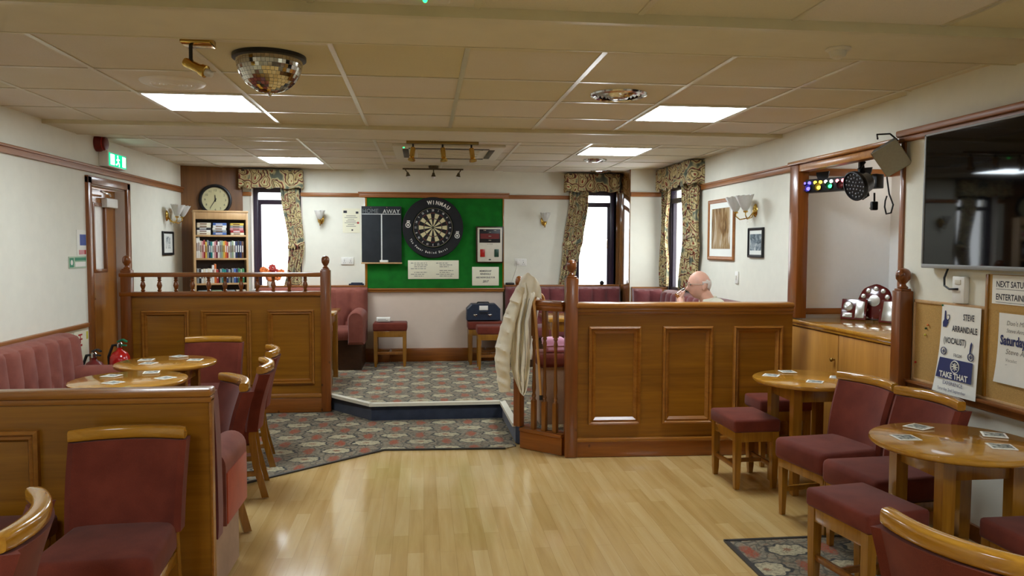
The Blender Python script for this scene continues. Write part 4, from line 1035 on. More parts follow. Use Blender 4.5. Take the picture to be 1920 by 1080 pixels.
# electronic scorer
t = thing('dart_scorer', 'white electronic dart scorer with a dark red display and two buttons', 'scorer', (.768, FY - .0092, 0))
mb = MB(); mb.box(-.158, .158, -.055, 0, 1.302, 1.722, .008); mb.build('wooden_case', M['dark'], t)
mb = MB(); mb.box(-.142, .142, -.062, -.05, 1.315, 1.708, .006); mb.build('front_plate', M['offwhite'], t)
mb = MB(); mb.box(-.121, .121, -.066, -.06, 1.535, 1.69, .003); mb.build('display', M['black'], t)
mb = MB(); mb.box(-.11, .11, -.0672, -.0655, 1.58, 1.64)
mb.mi = 1
for xx, zz, w in ((-.06, 1.678, .03), (.06, 1.678, .03), (0, 1.61, .03), (0, 1.562, .03), (0, 1.655, .025)): mb.box(xx - w / 2, xx + w / 2, -.068, -.0665, zz - .004, zz + .004)
mb.build('display_segments', [M['maroonseg'] if 'maroonseg' in M else M['darkred'], M['chrome']], t)
mb = MB(); mb.box(-.112, -.058, -.07, -.06, 1.37, 1.46, .004); mb.build('red_button', M['redplastic'], t)
mb = MB(); mb.box(.052, .104, -.07, -.06, 1.37, 1.46, .004); mb.build('green_button', M['greenplastic'], t)
mb = MB(); mb.box(-.013, .013, -.068, -.06, 1.334, 1.347, .002); mb.build('switch', M['black'], t)
mb = MB(); mb.text('SCORER', .018, (0, -.0625, 1.518)); mb.build('lettering', M['greyink'], t)
# printed boards on the baize
t = thing('rules_board', 'long cream laminated rules sheet below the dartboard', 'notice', (.12, FY - .001, 0))
mb = MB(); mb.box(-.292, .292, -.006, 0, 1.114, 1.33, .003); mb.build('sheet', M['creampaper'], t)
mb = MB(); rnd = random.Random(3)
for x0 in (-.26, .03):
    for k in range(8):
        if (k == 4 and x0 < 0) or (k == 3 and x0 > 0): continue
        a = x0 + (.04 if k % 3 else 0); b = x0 + .21 - rnd.random() * .07
        w = 0; z = 1.298 - k * .0215
        while a < b:
            w = .014 + rnd.random() * .03; mb.box(a, min(b, a + w), -.0068, -.0061, z - .0035, z + .0035); a += w + .007
mb.build('print_lines', M['greyink'], t)
t = thing('club_notice', 'small cream notice dated 2017 at the lower right of the baize', 'notice', (.723, FY - .001, 0))
mb = MB(); mb.box(-.156, .156, -.006, 0, 1.036, 1.254, .003); mb.build('sheet', M['creampaper'], t)
mb = MB()
for s_, z, sz in (('MEMBERSHIP', 1.205, .027), ('RENEWALS', 1.170, .027), ('ARE NOW DUE FOR', 1.130, .027), ('2017', 1.084, .036)): mb.text(s_, sz, (0, -.0066, z), sx=.9, bold=.0006, shear=.25 if s_ == '2017' else 0)
mb.build('lettering', M['ink'], t)
t = thing('wall_poster', 'pale paper notice with small pictures, left of the chalk scoreboard', 'notice', (-.82, BY - .001, 0))
mb = MB(); mb.box(-.10, .095, -.002, 0, 1.645, 1.925); mb.build('sheet', M['creampaper'], t)
mb = MB()
for k in range(7): w = .055 + .02 * math.sin(k * 2.1); mb.box(-w - .005, w - .005, -.0028, -.0021, 1.84 - k * .02 - .003, 1.84 - k * .02 + .003)
mb.build('print_lines', M['greyink'], t)
mb = MB(); mb.box(-.09, -.05, -.003, -.0021, 1.872, 1.9); mb.box(.05, .08, -.003, -.0021, 1.865, 1.89); mb.box(.0, .018, -.003, -.0021, 1.668, 1.685); mb.mi = 1; mb.lathe([(.001, .0026), (.013, .0026)], 12, Matrix.Translation((.075, 0, 1.76)) @ Ry, cap=(False, False)); mb.build('small_pictures', [M['ink'], M['petal2']], t)

# wall sockets
def socket(label, x, y, z, rz, double=True):
    t = thing('wall_socket', label, 'socket', (x, y, z), rz)
    w = .073 if double else .043
    mb = MB(); mb.box(-w, w, -.012, 0, -.043, .043, .004); mb.build('plate', M['white'], t)
    for sx in ((-.035, .035) if double else (0,)):
        mb = MB(); mb.box(sx - .009, sx + .009, -.016, -.010, .014, .032, .002); mb.build('rocker', M['white'], t)
        mb = MB(); mb.box(sx - .003, sx + .003, -.0125, -.0115, -.006, .004); mb.box(sx - .012, sx - .006, -.0125, -.0115, -.024, -.018); mb.box(sx + .006, sx + .012, -.0125, -.0115, -.024, -.018); mb.build('pin_holes', M['ink'], t)
    return t
socket('white double socket on the back wall, left of the scoreboard', -.868, BY - .001, 1.32, 0)
socket('white double socket on the back wall, right of the dart corner', 1.15, BY - .001, 1.305, 0)
mb = MB(); mb.box(-.018, .018, -.03, 0, -.022, .022, .005); mb.tube([(0, -.02, -.02), (-.02, -.018, -.09), (-.05, -.012, -.18), (-.075, -.01, -.262)], .0035, 8)
tag(mb.build('plug_lead', M['white'], None, (1.115, BY - .0135, 1.303)), 'thin white lead plugged into the right back wall socket', 'lead')
t = thing('light_switch', 'slim white switch on the right wall above the seated man', 'switch', (RX - .001, 6.60, 1.222), R(-90))
mb = MB(); mb.box(-.034, .034, -.012, 0, -.055, .055, .005); mb.build('plate', M['white'], t)
mb = MB(); mb.box(-.010, .010, -.018, -.010, -.018, .018, .003); mb.build('rocker', M['offwhite'], t)

# items on the bench ledges and stools
mb = MB(); mb.box(-.085, .085, -.03, .03, 0, .018, .003); mb.box(-.06, .07, -.02, .022, .018, .03, .003); tag(mb.build('dart_case', M['navy'], None, (-.765, 9.075, 1.0405)), 'flat dark case lying on the bench ledge left of the baize', 'case')
mb = MB(); mb.box(-.05, .05, -.03, .03, 0, .026, .008); tag(mb.build('wallet', M['black'], None, (1.02, 9.07, 1.0405)), 'small black pouch on the bench ledge right of the baize', 'pouch')
mb = MB(); mb.box(-.035, .035, -.02, .02, 0, .022, .003); tag(mb.build('card_box', M['white'], None, (1.30, 9.07, 1.0405)), 'small white box on the bench ledge near the right curtain', 'box')
zt = PZ + .001 + .449 * 1.12
mb = MB(); mb.box(-.075, .075, -.05, .05, 0, .042, .002, M=Matrix.Rotation(R(0), 4, 'X')); mb.mi = 1; mb.box(-.06, .05, -.0508, -.049, .012, .016); mb.box(-.06, .03, -.0508, -.049, .022, .026)
tag(mb.build('card_box', [M['paper'], M['greyink']], None, (-.44, 8.72, zt - .004)), 'flat white card box on the stool left below the dartboard', 'box')
t = thing('vanity_case', 'dark navy carrying case with silver catches and a white label on a stool', 'case', (.68, 8.79, zt - .003))
prof = [(-.19, 0), (.19, 0), (.19, .13), (.135, .186), (-.135, .186), (-.19, .13)]
mb = MB(); mb.ring([[(x * k, y, .093 + (z - .093) * k) for x, z in prof] for y, k in ((-.105, .94), (-.095, 1), (.095, 1), (.105, .94))]); mb.build('body', M['navy'], t, sharp=25)
for xx in (-.095, .07):
    mb = MB(); mb.box(xx - .022, xx + .022, -.114, -.104, .055, .073, .003); mb.box(xx - .006, xx + .006, -.118, -.104, .045, .07, .002); mb.build('catch', M['chrome'], t)
mb = MB(); mb.box(-.05, .048, -.108, -.1045, .118, .168, .001); mb.build('paper_label', M['paper'], t)
mb = MB(); mb.tube([(-.05, -.11, .098), (-.045, -.128, .092), (.04, -.128, .092), (.045, -.11, .098)], .006, 8); mb.tube([(-.07, 0, .186), (-.06, 0, .2), (.06, 0, .2), (.07, 0, .186)], .007, 8); mb.build('handle', M['black'], t)

# ------------------------------------------------------------------ ceiling fixtures
def ceil_light(label, x, y):
    t = thing('ceiling_light', label, 'ceiling light', (x, y, CZ), 0, 'square panel lights in the ceiling')
    mb = MB(); h = .293
    for a in ((-h, h, -h, -h + .014), (-h, h, h - .014, h), (-h, -h + .014, -h + .014, h - .014), (h - .014, h, -h + .014, h - .014)): mb.box(*a, -.010, .0, .002)
    mb.build('panel_frame', M['white'], t)
    mb = MB(); mb.box(-h + .012, h - .012, -h + .012, h - .012, -.007, -.001); mb.build('diffuser', M['lamp'], t)
ceil_light('bright square ceiling panel nearest on the left, behind the mirror dome', -1.325, 4.98)
ceil_light('bright square ceiling panel nearest on the right, by the round chrome vent', 1.74, 4.98)
ceil_light('bright square ceiling panel farther back on the right', 1.74, 7.0)
ceil_light('bright square ceiling panel farthest back on the left, before the pelmet', -1.325, 8.16)
ceil_light('square ceiling panel of the near pair, behind the camera, on the left', -1.325, .8)
ceil_light('square ceiling panel of the near pair, behind the camera, on the right', 1.74, .8)

def tilted(p, axis_to):  # matrix putting +z along a direction at p
    return Matrix.Translation(p) @ Vector((0, 0, 1)).rotation_difference(Vector(axis_to)).to_matrix().to_4x4()
# single brass spot
t = thing('spotlight', 'single brass spotlight on a black stem beside the mirror dome', 'spotlight', (-.945, 3.46, CZ))
mb = MB(); mb.box(-.062, .062, -.05, .05, -.034, -.001, .006); mb.build('ceiling_plate', M['brass'], t)
mb = MB(); mb.tube([(-.03, 0, -.02), (-.03, 0, -.095)], .008, 10); mb.sph((-.03, 0, -.1), .012, 10, 8); mb.build('stem', M['black'], t)
d = Vector((.86, -.2, -.42)).normalized(); Mx = tilted((-.058, .005, -.10), d)
mb = MB(); mb.lathe([(.001, 0), (.018, .002), (.02, .01), (.02, .075), (.026, .085), (.027, .105), (.022, .107)], 20, Mx); mb.build('lamp_head', M['brass'], t)
mb = MB(); mb.lathe([(.014, .1), (.018, .112), (.012, .135), (.001, .142)], 16, Mx); mb.build('bulb', M['frost'], t)
# brass triple bar
t = thing('spotlight_bar', 'brass ceiling bar with three brass spotlights over the steps', 'spotlight', (.166, 6.53, CZ))
mb = MB(); mb.box(-.30, .30, -.03, .03, -.03, -.001, .004); mb.build('bar', M['brass_old'], t)
for xx, dx in ((-.245, -.12), (0, .1), (.24, .12)):
    mb = MB(); mb.cyl((xx, 0, -.03), (xx, 0, -.062), .008, n=8); s_ = mb.build('stem', M['black'], t)
    Mx = tilted((xx, 0, -.06), (dx, -.25, -1))
    mb = MB(); mb.lathe([(.001, 0), (.019, .001), (.021, .008), (.021, .085), (.015, .09), (.03, .102), (.032, .112), (.028, .112), (.012, .1)], 20, Mx); mb.build('lamp_head', M['brass'], t)
# dark triple bar over the dart corner
t = thing('spotlight_bar', 'thin dark bronze bar with three small spots above the dartboard', 'spotlight', (.118, 8.56, CZ))
mb = MB(); mb.lathe([(.055, 0), (.055, -.02), (.045, -.03), (.001, -.03)][::-1], 20); mb.build('ceiling_cup', M['pewter'], t)
mb = MB(); mb.tube([(-.335, 0, -.036), (.325, 0, -.036)], .009, 10); mb.build('bar', M['pewter'], t)
for xx, dx in ((-.31, .18), (0, 0), (.30, -.16)):
    mb = MB(); mb.tube([(xx, 0, -.04), (xx + dx * .15, 0, -.075)], .006, 8); mb.build('stem', M['pewter'], t)
    Mx = tilted((xx + dx * .15, 0, -.072), (dx, .1, -1))
    mb = MB(); mb.lathe([(.001, 0), (.012, .002), (.016, .02), (.026, .042), (.024, .044), (.014, .03)], 16, Mx); mb.build('lamp_head', M['pewter'], t)
    mb = MB(); mb.sph((xx + dx * .15 + dx * .05, .005, -.122), .02, 12, 8); mb.build('bulb', M['frost'], t)
# half mirror dome
md = thing('mirror_dome', 'half mirror ball on a black ceiling disc', 'mirror ball', (-.705, 3.745, CZ))
mb = MB(); mb.lathe([(.001, -.022), (.155, -.022), (.166, -.018), (.166, -.001), (.001, -.001)], 48); mb.build('ceiling_disc', M['black'], md)
mb = MB(); mb.recalc = False; rr = random.Random(5); Rb = .150; nr = 13
for i in range(nr):
    p0 = PI / 2 * i / nr; p1 = PI / 2 * (i + 1) / nr
    nn = max(4, int(2 * PI * Rb * math.cos((p0 + p1) / 2) / .0185))
    for j in range(nn):
        a0 = 2 * PI * j / nn; a1 = a0 + 2 * PI / nn; g = .03
        q = []
        for p, a in ((p0, a0), (p0, a1), (p1, a1), (p1, a0)):
            aa = a0 + g * (a1 - a0) if a == a0 else a1 - g * (a1 - a0); pp = p0 + g * (p1 - p0) if p == p0 else p1 - g * (p1 - p0)
            q.append(Vector((Rb * math.cos(pp) * math.cos(aa), Rb * math.cos(pp) * math.sin(aa), -.022 - Rb * math.sin(pp))))
        c = sum(q, Vector()) / 4; ax = Vector((rr.uniform(-1, 1), rr.uniform(-1, 1), rr.uniform(-1, 1))).normalized(); rot = Matrix.Rotation(rr.uniform(-.045, .045), 3, ax)
        q = [c + rot @ (v - c) for v in q]; nml = (c - Vector((0, 0, -.022))).normalized()
        mb.add(q + [v - nml * .003 for v in q], [(3, 2, 1, 0), (0, 1, 5, 4), (1, 2, 6, 5), (2, 3, 7, 6), (3, 0, 4, 7)])
mb.build('mirror_tiles', M['mirror'], md, smooth=False)
mb = MB(); mb.sph((0, 0, -.022), .1475, 32, 24); 
for p in mb.v: p.z = min(p.z, -.022)
mb.build('dome_shell', M['grey'], md)
mb = MB(); mb.lathe([(.001, -.19), (.006, -.185), (.008, -.178), (.014, -.172), (.014, -.168)], 14); mb.build('finial', M['chrome'], md)
# round ceiling plates, vents, detector
t = thing('ceiling_speaker', 'round cream ceiling speaker plate behind the single brass spotlight', 'ceiling speaker', (-1.335, 4.40, CZ))
mb = MB(); mb.lathe([(.001, -.012), (.10, -.012), (.13, -.016), (.16, -.010), (.168, -.001)], 40); mb.build('rim', M['white'], t)
mb = MB()
for k in range(5): mb.lathe([(.02 + k * .022, -.0125), (.025 + k * .022, -.016), (.03 + k * .022, -.0125)], 32, cap=(False, False))
mb.build('grille', M['white'], t)
def vent(label, x, y, r, mt):
    t = thing('ceiling_vent', label, 'ceiling vent', (x, y, CZ))
    mb = MB(); mb.lathe([(r * .80, -.006), (r * .88, -.016), (r * .98, -.010), (r, -.001)], 40, cap=(False, False)); mb.build('rim', mt, t)
    mb = MB(); mb.lathe([(.001, -.03), (r * .3, -.028), (r * .36, -.02)], 32, cap=(True, False))
    for k in range(3): mb.lathe([(r * (.42 + .13 * k), -.024 + .004 * k), (r * (.50 + .13 * k), -.012 + .002 * k)], 36, cap=(False, False))
    mb.build('louvre_rings', mt, t)
    mb = MB(); mb.lathe([(.001, -.0015), (r * .82, -.0015)], 32, cap=(False, False)); mb.build('throat', M['dark'], t)
vent('round chrome ceiling vent beside the nearest right light panel', 1.125, 4.42, .165, M['chrome'])
vent('small round chrome vent behind the farther right light panel', 1.73, 7.72, .12, M['chrome'])
vent('round chrome vent close to the right pelmet at the back', 2.05, 8.85, .12, M['chrome'])
t = thing('smoke_detector', 'small round cream smoke detector on the ceiling at upper right', 'smoke detector', (1.755, 3.155, 2.335))
mb = MB(); mb.lathe([(.001, -.012), (.044, -.012), (.052, -.006), (.052, -.001)], 28); mb.build('base', M['offwhite'], t)
mb = MB(); mb.lathe([(.001, -.042), (.018, -.042), (.03, -.036), (.034, -.022), (.034, -.011)], 28); mb.build('sensor_cap', M['offwhite'], t)
def cassette(label, x0, x1, y0, y1, z, part_only=False):
    t = thing('air_conditioner', label, 'air conditioner', ((x0 + x1) / 2, (y0 + y1) / 2, z))
    w, d = (x1 - x0) / 2, (y1 - y0) / 2
    mb = MB(); mb.box(-w, w, -d, d, -.028, -.001, .010); mb.build('fascia', M['offwhite'], t)
    mb = MB(); mb.box(-w * .62, w * .62, -d * .62, d * .62, -.034, -.027, .004); mb.build('intake_grille', M['offwhite'], t)
    mb = MB()
    for i in range(9):
        yy = -d * .56 + d * 1.12 * i / 8; mb.box(-w * .56, w * .56, yy - .004, yy + .004, -.038, -.033)
    mb.build('grille_bars', M['beam'], t)
    for a in ((-w * .72, w * .72, -d * .82, -d * .70), (-w * .72, w * .72, d * .70, d * .82), (-w * .83, -w * .72, -d * .66, d * .66), (w * .72, w * .83, -d * .66, d * .66)):
        mb = MB(); mb.box(*a, -.032, -.027, .003); mb.build('air_slot', M['dark'], t)
    mb = MB(); mb.sph((-w * .80, -d * .90, -.029), .008, 10, 6); mb.build('indicator', M['led_green'], t)
    return t
cassette('square ceiling air conditioner with dark slots behind the brass spotlight bar', -.26, .72, 6.72, 7.70, CZ)
cassette('ceiling air conditioner at the top edge, only its green lamp shows', -.80, .10, 1.90, 2.79, CZ).rotation_euler = (0, 0, PI)

# ------------------------------------------------------------------ wall lights
def shade_geo(mb, p, d, r=.05, h=.095, frill=.006):
    Mx = tilted(p, d); n = 36; rings = []
    for k in range(8):
        t_ = k / 7; rad = .016 + (r - .016) * (t_ ** .7)
        f = frill * t_ ** 2
        rings.append([((rad + f * math.cos(9 * a)) * math.cos(a), (rad + f * math.cos(9 * a)) * math.sin(a), h * t_ + f * .6 * math.cos(9 * a)) for a in [2 * PI * j / n for j in range(n)]])
    inner = [[(x * .93, y * .93, z + .002) for x, y, z in rg] for rg in rings[::-1]]
    mb.ring(rings + inner, cap=(True, True), M=Mx)
def sconce(label, x, y, z, rz, arms, mt_shade, scale=1.0):
    t = thing('wall_sconce', label, 'wall light', (x, y, z), rz)
    mb = MB(); mb.lathe([(.001, .02), (.02, .018), (.034, .008), (.038, 0)][::-1], 20, Matrix.Translation((0, -.001, 0)) @ Ry @ Matrix.Scale(1.5, 4, (0, 1, 0))); mb.build('back_plate', M['brass'], t)
    for ax, ay in arms:
        mb = MB(); mb.tube([(0, -.015, -.01), (ax * .3, ay * .35, -.06), (ax * .75, ay * .8, -.075), (ax, ay, -.045), (ax, ay, -.015)], .005, 8)
        mb.lathe([(.004, 0), (.018, .004), (.02, .012), (.014, .02)], 16, Matrix.Translation((ax, ay, -.025))); am = mb.build('arm', M['brass'], t)
        mb = MB(); shade_geo(mb, (ax, ay, -.006), (ax * .25, ay * .5, .6), .058 * scale, .10 * scale); mb.build('glass_shade', mt_shade, am)
    mb = MB()
    for ax, ay in arms:
        for k in range(3): mb.sph((ax * (.4 + .2 * k), ay * (.4 + .2 * k), -.10 - .012 * (k % 2)), (.006, .006, .012), 8, 6)
    mb.build('drops', M['glass'], t)
    return t
sconce('brass wall light with one frilled shade, left of the poster on the back wall', -1.165, BY - .001, 1.80, 0, ((0, -.10),), M['frost'])
sconce('brass wall light with one frilled shade, right of the dart corner', 1.43, BY - .001, 1.795, 0, ((0, -.10),), M['frost'])
sconce('brass wall light with white frilled shades on the left wall near the clock', LX + .001, 8.40, 1.80, R(90), ((-.09, -.13), (.09, -.13)), M['frost'], 1.15)
sconce('brass wall light with white frilled shades over the small black-framed picture', RX - .001, 6.25, 1.80, R(-90), ((-.10, -.13), (.10, -.13)), M['frost'], 1.25)
t = thing('wall_lamp', 'white globe lamp half hidden at the right end of the alcove', 'wall light', (AX - .001, 5.22, 1.99), R(-90))
mb = MB(); mb.lathe([(.001, .03), (.03, .03), (.04, 0)][::-1], 16, Ry); mb.build('base', M['white'], t)
mb = MB(); mb.sph((0, -.08, 0), .065, 20, 14); mb.build('globe', M['globe'], t)

# ------------------------------------------------------------------ pictures
def picture(label, loc, rz, w, h, fw, mf, mp, matw, inner=None):
    t = thing('framed_picture', label, 'picture', loc, rz)
    mb = MB()
    rings = []
    for d_, y in ((0, 0), (0, -.016), (fw * .3, -.022), (fw * .8, -.016), (fw, -.010)): rings.append([(-w / 2 + d_, y, -h / 2 + d_), (w / 2 - d_, y, -h / 2 + d_), (w / 2 - d_, y, h / 2 - d_), (-w / 2 + d_, y, h / 2 - d_)])
    vs = [p for r in rings for p in r]; fs = [(i * 4 + j, i * 4 + (j + 1) % 4, (i + 1) * 4 + (j + 1) % 4, (i + 1) * 4 + j) for i in range(4) for j in range(4)]
    mb.add(vs, fs); mb.add([(-w / 2, 0, -h / 2), (w / 2, 0, -h / 2), (w / 2, 0, h / 2), (-w / 2, 0, h / 2)], [(0, 1, 2, 3)]); mb.build('frame', mf, t, sharp=20)
    mb = MB(); mb.box(-w / 2 + fw * .9, w / 2 - fw * .9, -.010, -.004, -h / 2 + fw * .9, h / 2 - fw * .9); mb.build('mount', M['matboard'], t)
    mb = MB(); mb.box(-w / 2 + fw + matw[0], w / 2 - fw - matw[0], -.0112, -.009, -h / 2 + fw + matw[1], h / 2 - fw - matw[2]); mb.build('print', mp, t)
    mb = MB(); mb.box(-w / 2 + fw * .9, w / 2 - fw * .9, -.0135, -.0125, -h / 2 + fw * .9, h / 2 - fw * .9); mb.build('glazing', M['picglass'], t)
    return t
picture('tall wood-framed sepia woodland print on the right wall beside the curtain', (RX - .001, 6.985, 1.655), R(-90), .63, .57, .035, M['rail_y'], M['picbrown'], (.055, .07, .05))
picture('small black-framed picture on the right wall under the frilled wall light', (RX - .001, 6.215, 1.53), R(-90), .29, .25, .024, M['black'], M['picgrey'], (.012, .035, .03))
picture('small black-framed ship picture on the left wall by the bookcase', (LX + .001, 8.40, 1.515), R(90), .33, .245, .024, M['black'], M['picship'], (.07, .045, .03))

# ------------------------------------------------------------------ left wall fittings
t = thing('alarm_sounder', 'round dark red fire alarm sounder high on the left wall', 'alarm', (LX + .001, 6.70, 2.322), R(90))
mb = MB(); mb.lathe([(.068, 0), (.068, .03), (.055, .05), (.052, .075), (.03, .085), (.001, .085)], 28, Ry); mb.build('body', M['darkred'], t)
mb = MB(); mb.lathe([(.056, .052), (.059, .056), (.056, .06)], 28, Ry, cap=(False, False)); mb.build('horn_ring', M['redplastic'], t)
t = thing('exit_sign', 'lit green exit sign with running man above the left doorway', 'exit sign', (LX + .001, 6.93, 2.205), R(90))
mb = MB(); mb.box(-.20, .20, -.075, 0, -.065, .065, .008); mb.build('housing', M['white'], t)
mb = MB(); mb.box(-.185, .185, -.078, -.073, -.055, .052, .002); mb.build('lit_panel', M['exit_green'], t)
mb = MB(); y = -.0785
mb.box(-.16, -.075, y - .001, y, -.045, .042); mb.box(.095, .165, y - .001, y, -.045, .042)
mb.lathe([(.001, .0015), (.012, .0015)], 14, Matrix.Translation((-.005, y + .001, .032)) @ Ry, cap=(False, False))
for a, b, w in (((-.01, .018), (.0, -.012), .011), ((0, -.012), (.025, -.025), .007), ((.025, -.025), (.02, -.05), .007), ((0, -.012), (-.025, -.035), .007), ((-.025, -.035), (-.05, -.036), .006), ((-.005, .014), (.03, .006), .006), ((-.01, .014), (-.035, .0), .006)):
    a = Vector((a[0], y - .001, a[1])); b = Vector((b[0], y - .001, b[1])); d = (b - a).normalized(); n_ = Vector((-d.z, 0, d.x)) * w
    mb.add([a + n_, b + n_, b - n_, a - n_], [(0, 1, 2, 3)])
mb.build('running_man', M['exit_white'], t)
t = thing('wall_notice', 'blue and white poster with a red foot on the left wall beside the door', 'notice', (LX + .001, 6.365, 1.51), R(90))
mb = MB(); mb.box(-.08, .08, -.003, 0, -.10, .10); mb.build('sheet', M['paper'], t)
mb = MB(); mb.box(-.03, .078, -.0038, -.003, -.02, .065); mb.build('blue_picture', M['blue'], t)
mb = MB(); mb.box(-.05, .075, -.0038, -.003, -.09, -.055, .0); mb.build('red_band', M['redplastic'], t)
t = thing('wall_notice', 'small pale green fire exit notice low on the left wall beside the door', 'notice', (LX + .001, 6.29, 1.36), R(90))
mb = MB(); mb.box(-.15, .15, -.003, 0, -.045, .045); mb.build('sheet', M['palegreen'], t)
mb = MB(); mb.box(-.05, .145, -.0038, -.003, .012, .036); mb.box(-.14, -.07, -.0038, -.003, -.036, .034); mb.build('green_band', M['greensign'], t)
mb = MB(); mb.box(-.045, .14, -.0038, -.003, -.034, .002); mb.lathe([(.001, .0042), (.02, .0042)], 14, Matrix.Translation((-.105, 0, 0)) @ Ry, cap=(False, False)); mb.build('white_patches', M['paper'], t)
t = thing('wall_notice', 'cream fire instruction sheet with red symbols behind the extinguishers', 'notice', (LX + .0065, 6.30, .745), R(90))
mb = MB(); mb.box(-.125, .125, -.003, 0, -.085, .085); mb.build('sheet', M['creampaper'], t)
mb = MB()
for z in (.055, .02): mb.box(-.05, .02, -.0038, -.003, z - .006, z + .006)
mb.box(-.02, -.008, -.0038, -.003, -.01, .05); mb.box(-.04, .015, -.0038, -.003, -.035, -.018); mb.build('red_symbols', M['redplastic'], t)
mb = MB(); mb.box(.09, .124, -.0038, -.003, .01, .07); mb.build('yellow_patch', M['yellow'], t)
def extinguisher(label, x, y, rz, h, mat, lever):
    t = thing('fire_extinguisher', label, 'fire extinguisher', (x, y, .009), rz)
    mb = MB(); mb.lathe([(.001, .0), (.11, .0), (.12, .02), (.10, .1), (.088, .16)], 28); mb.build('stand', M['black'], t)
    r = .078
    mb = MB(); mb.lathe([(.001, .158), (r * .9, .158), (r, .175), (r, h - .09), (r * .93, h - .055), (r * .7, h - .025), (.028, h - .008), (.02, h), (.02, h + .02)], 32); mb.build('cylinder', mat, t)
    mb = MB(); mb.lathe([(.018, h + .01), (.022, h + .02), (.022, h + .045), (.012, h + .055), (.001, h + .056)], 16); mb.build('valve', M['chrome'], t)
    mb = MB(); mb.ring([[(x_, y_ - .009, z_) for y_ in (0, .018)] + [(x_, .018 - .009, z_ + .012), (x_, -.009, z_ + .012)] for x_, z_ in ((-.02, h + .055), (.04, h + .075), (.085, h + .062))]); mb.box(-.015, .08, -.008, .008, h + .03, h + .042, .003); mb.build('lever', lever, t)
    mb = MB(); mb.tube([(-.02, 0, h + .035), (-.06, -.02, h + .03), (-.10, -.03, h - .06), (-.098, -.02, h * .6), (-.09, -.01, h * .45)], .011, 10); mb.build('hose', M['black'], t)
    mb = MB(); mb.ring([[( (r + .0008) * math.cos(a), (r + .0008) * math.sin(a), z) for a in [R(-115 + 10 * k) for k in range(7)]] for z in (h - .30, h - .12)], close=False, cap=(False, False)); mb.build('label_sticker', M['paper'], t)
extinguisher('bright red fire extinguisher with green lever, in front of the left doorway', -2.40, 6.44, R(-35), .655, M['extred'], M['greensign'])
extinguisher('darker red fire extinguisher half hidden behind the bright one', -2.50, 6.20, R(-35), .61, M['darkred'], M['black'])

# ------------------------------------------------------------------ television and noticeboards
tv = thing('television', 'large black flat screen television on the right wall', 'television', (TVX - .001, 3.22, 1.738), R(-90))
mb = MB(); mb.box(-.66, .66, -.05, -.02, -.350, .350, .006); mb.build('rear_shell', M['black'], tv)
mb = MB(); mb.box(-.65, .65, -.0535, -.046, -.333, .343); mb.build('screen', M['blackgloss'], tv)
mb = MB(); mb.box(-.664, .664, -.058, -.02, -.354, -.333, .004); mb.box(-.664, -.652, -.058, -.02, -.333, .354, .002); mb.box(.652, .664, -.058, -.02, -.333, .354, .002); mb.box(-.664, .664, -.058, -.02, .343, .354, .002); mb.build('bezel', M['grey'], tv)
mb = MB(); mb.box(-.2, .2, -.02, 0, -.15, .15); mb.build('wall_bracket', M['black'], tv)
t = thing('wall_socket', 'white socket plate below the television with a black lead', 'socket', (TVX - .001, 3.625, 1.285), R(-90))
mb = MB(); mb.box(-.045, .045, -.03, 0, -.075, .062, .006); mb.build('plate', M['white'], t)
mb = MB(); mb.box(-.02, .02, -.034, -.029, .02, .045, .002); mb.build('rocker', M['offwhite'], t)
mb = MB(); mb.tube([(-.09, -.02, .105), (-.105, -.03, .05), (-.095, -.035, .01), (-.05, -.04, -.005), (-.005, -.04, -.003), (.002, -.03, -.003)], .0055, 10); tag(mb.build('television_lead', M['black'], None, (TVX - .001, 3.625, 1.285), R(-90)), 'black lead curving from the television down to the socket plate', 'lead')
nb = thing('noticeboard', 'cork noticeboard in a thin pale frame below the television', 'noticeboard', (TVX - .001, 4.045, .755), R(-90))
mb = MB(); mb.box(.06, 1.6, -.010, 0, .006, .44); mb.box(.615, 1.6, -.012, 0, .44, .61); mb.build('cork_panel', M['cork'], nb)
mb = MB(); mb.box(.05, .612, -.018, 0, .435, .452, .003); mb.box(.05, .064, -.018, 0, .006, .45, .003); mb.box(.05, 1.6, -.02, 0, .003, .016, .003); mb.build('pale_frame', M['bookcase'], nb)
mb = MB(); mb.box(.598, .616, -.02, 0, .016, .61, .003); mb.build('divider', M['oak'], nb)
def paper_sheet(t, w, h, bulge, mt=None, z0=0, lean=.0):
    mb = MB()
    def f(u, v):
        x = (u - .5) * w * (1 + .14 * (1 - v) ** 3 * (1 if bulge else 0)); z = (v - 1) * h
        return (x, -.002 - bulge * (1 - v) ** 2 * (1 + .3 * math.sin(3 * u)), z)
    mb.slab(f, 8, 14, (0, .0006, 0)); return mb.build('sheet', mt or M['paper'], t)
# concert poster
po = thing('concert_poster', 'white concert poster with a navy block, pinned to the cork by the newel', 'poster', (TVX - .0222, 3.605, 1.196), R(-90))
paper_sheet(po, .285, .452, .03)
def yb(z): v = 1 + z / .452; return -.004 - .03 * (1 - v) ** 2 * 1.32
for s_, sz, x, z, sx in (('STEVE', .044, .06, -.055, .8), ('ARRANDALE', .044, .035, -.118, .85), ('(VOCALIST)', .044, -.03, -.182, .85)):
    mb = MB(); mb.text(s_, sz, (x, yb(z), z), sx=sx * .85, bold=.0006); mb.build('black_lettering', M['ink'], po)
mb = MB(); mb.text('FROM', .026, (.005, yb(-.252) - .001, -.252), sx=.85); mb.build('black_lettering', M['ink'], po)
mb = MB(); z0, z1 = -.272, -.375
mb.add([(-.125, yb(z0) - .001, z0), (.118, yb(z0) - .001, z0), (.128, yb(z1) - .002, z1), (-.135, yb(z1) - .002, z1)], [(0, 1, 2, 3)]); mb.build('navy_block', M['blueink'], po)
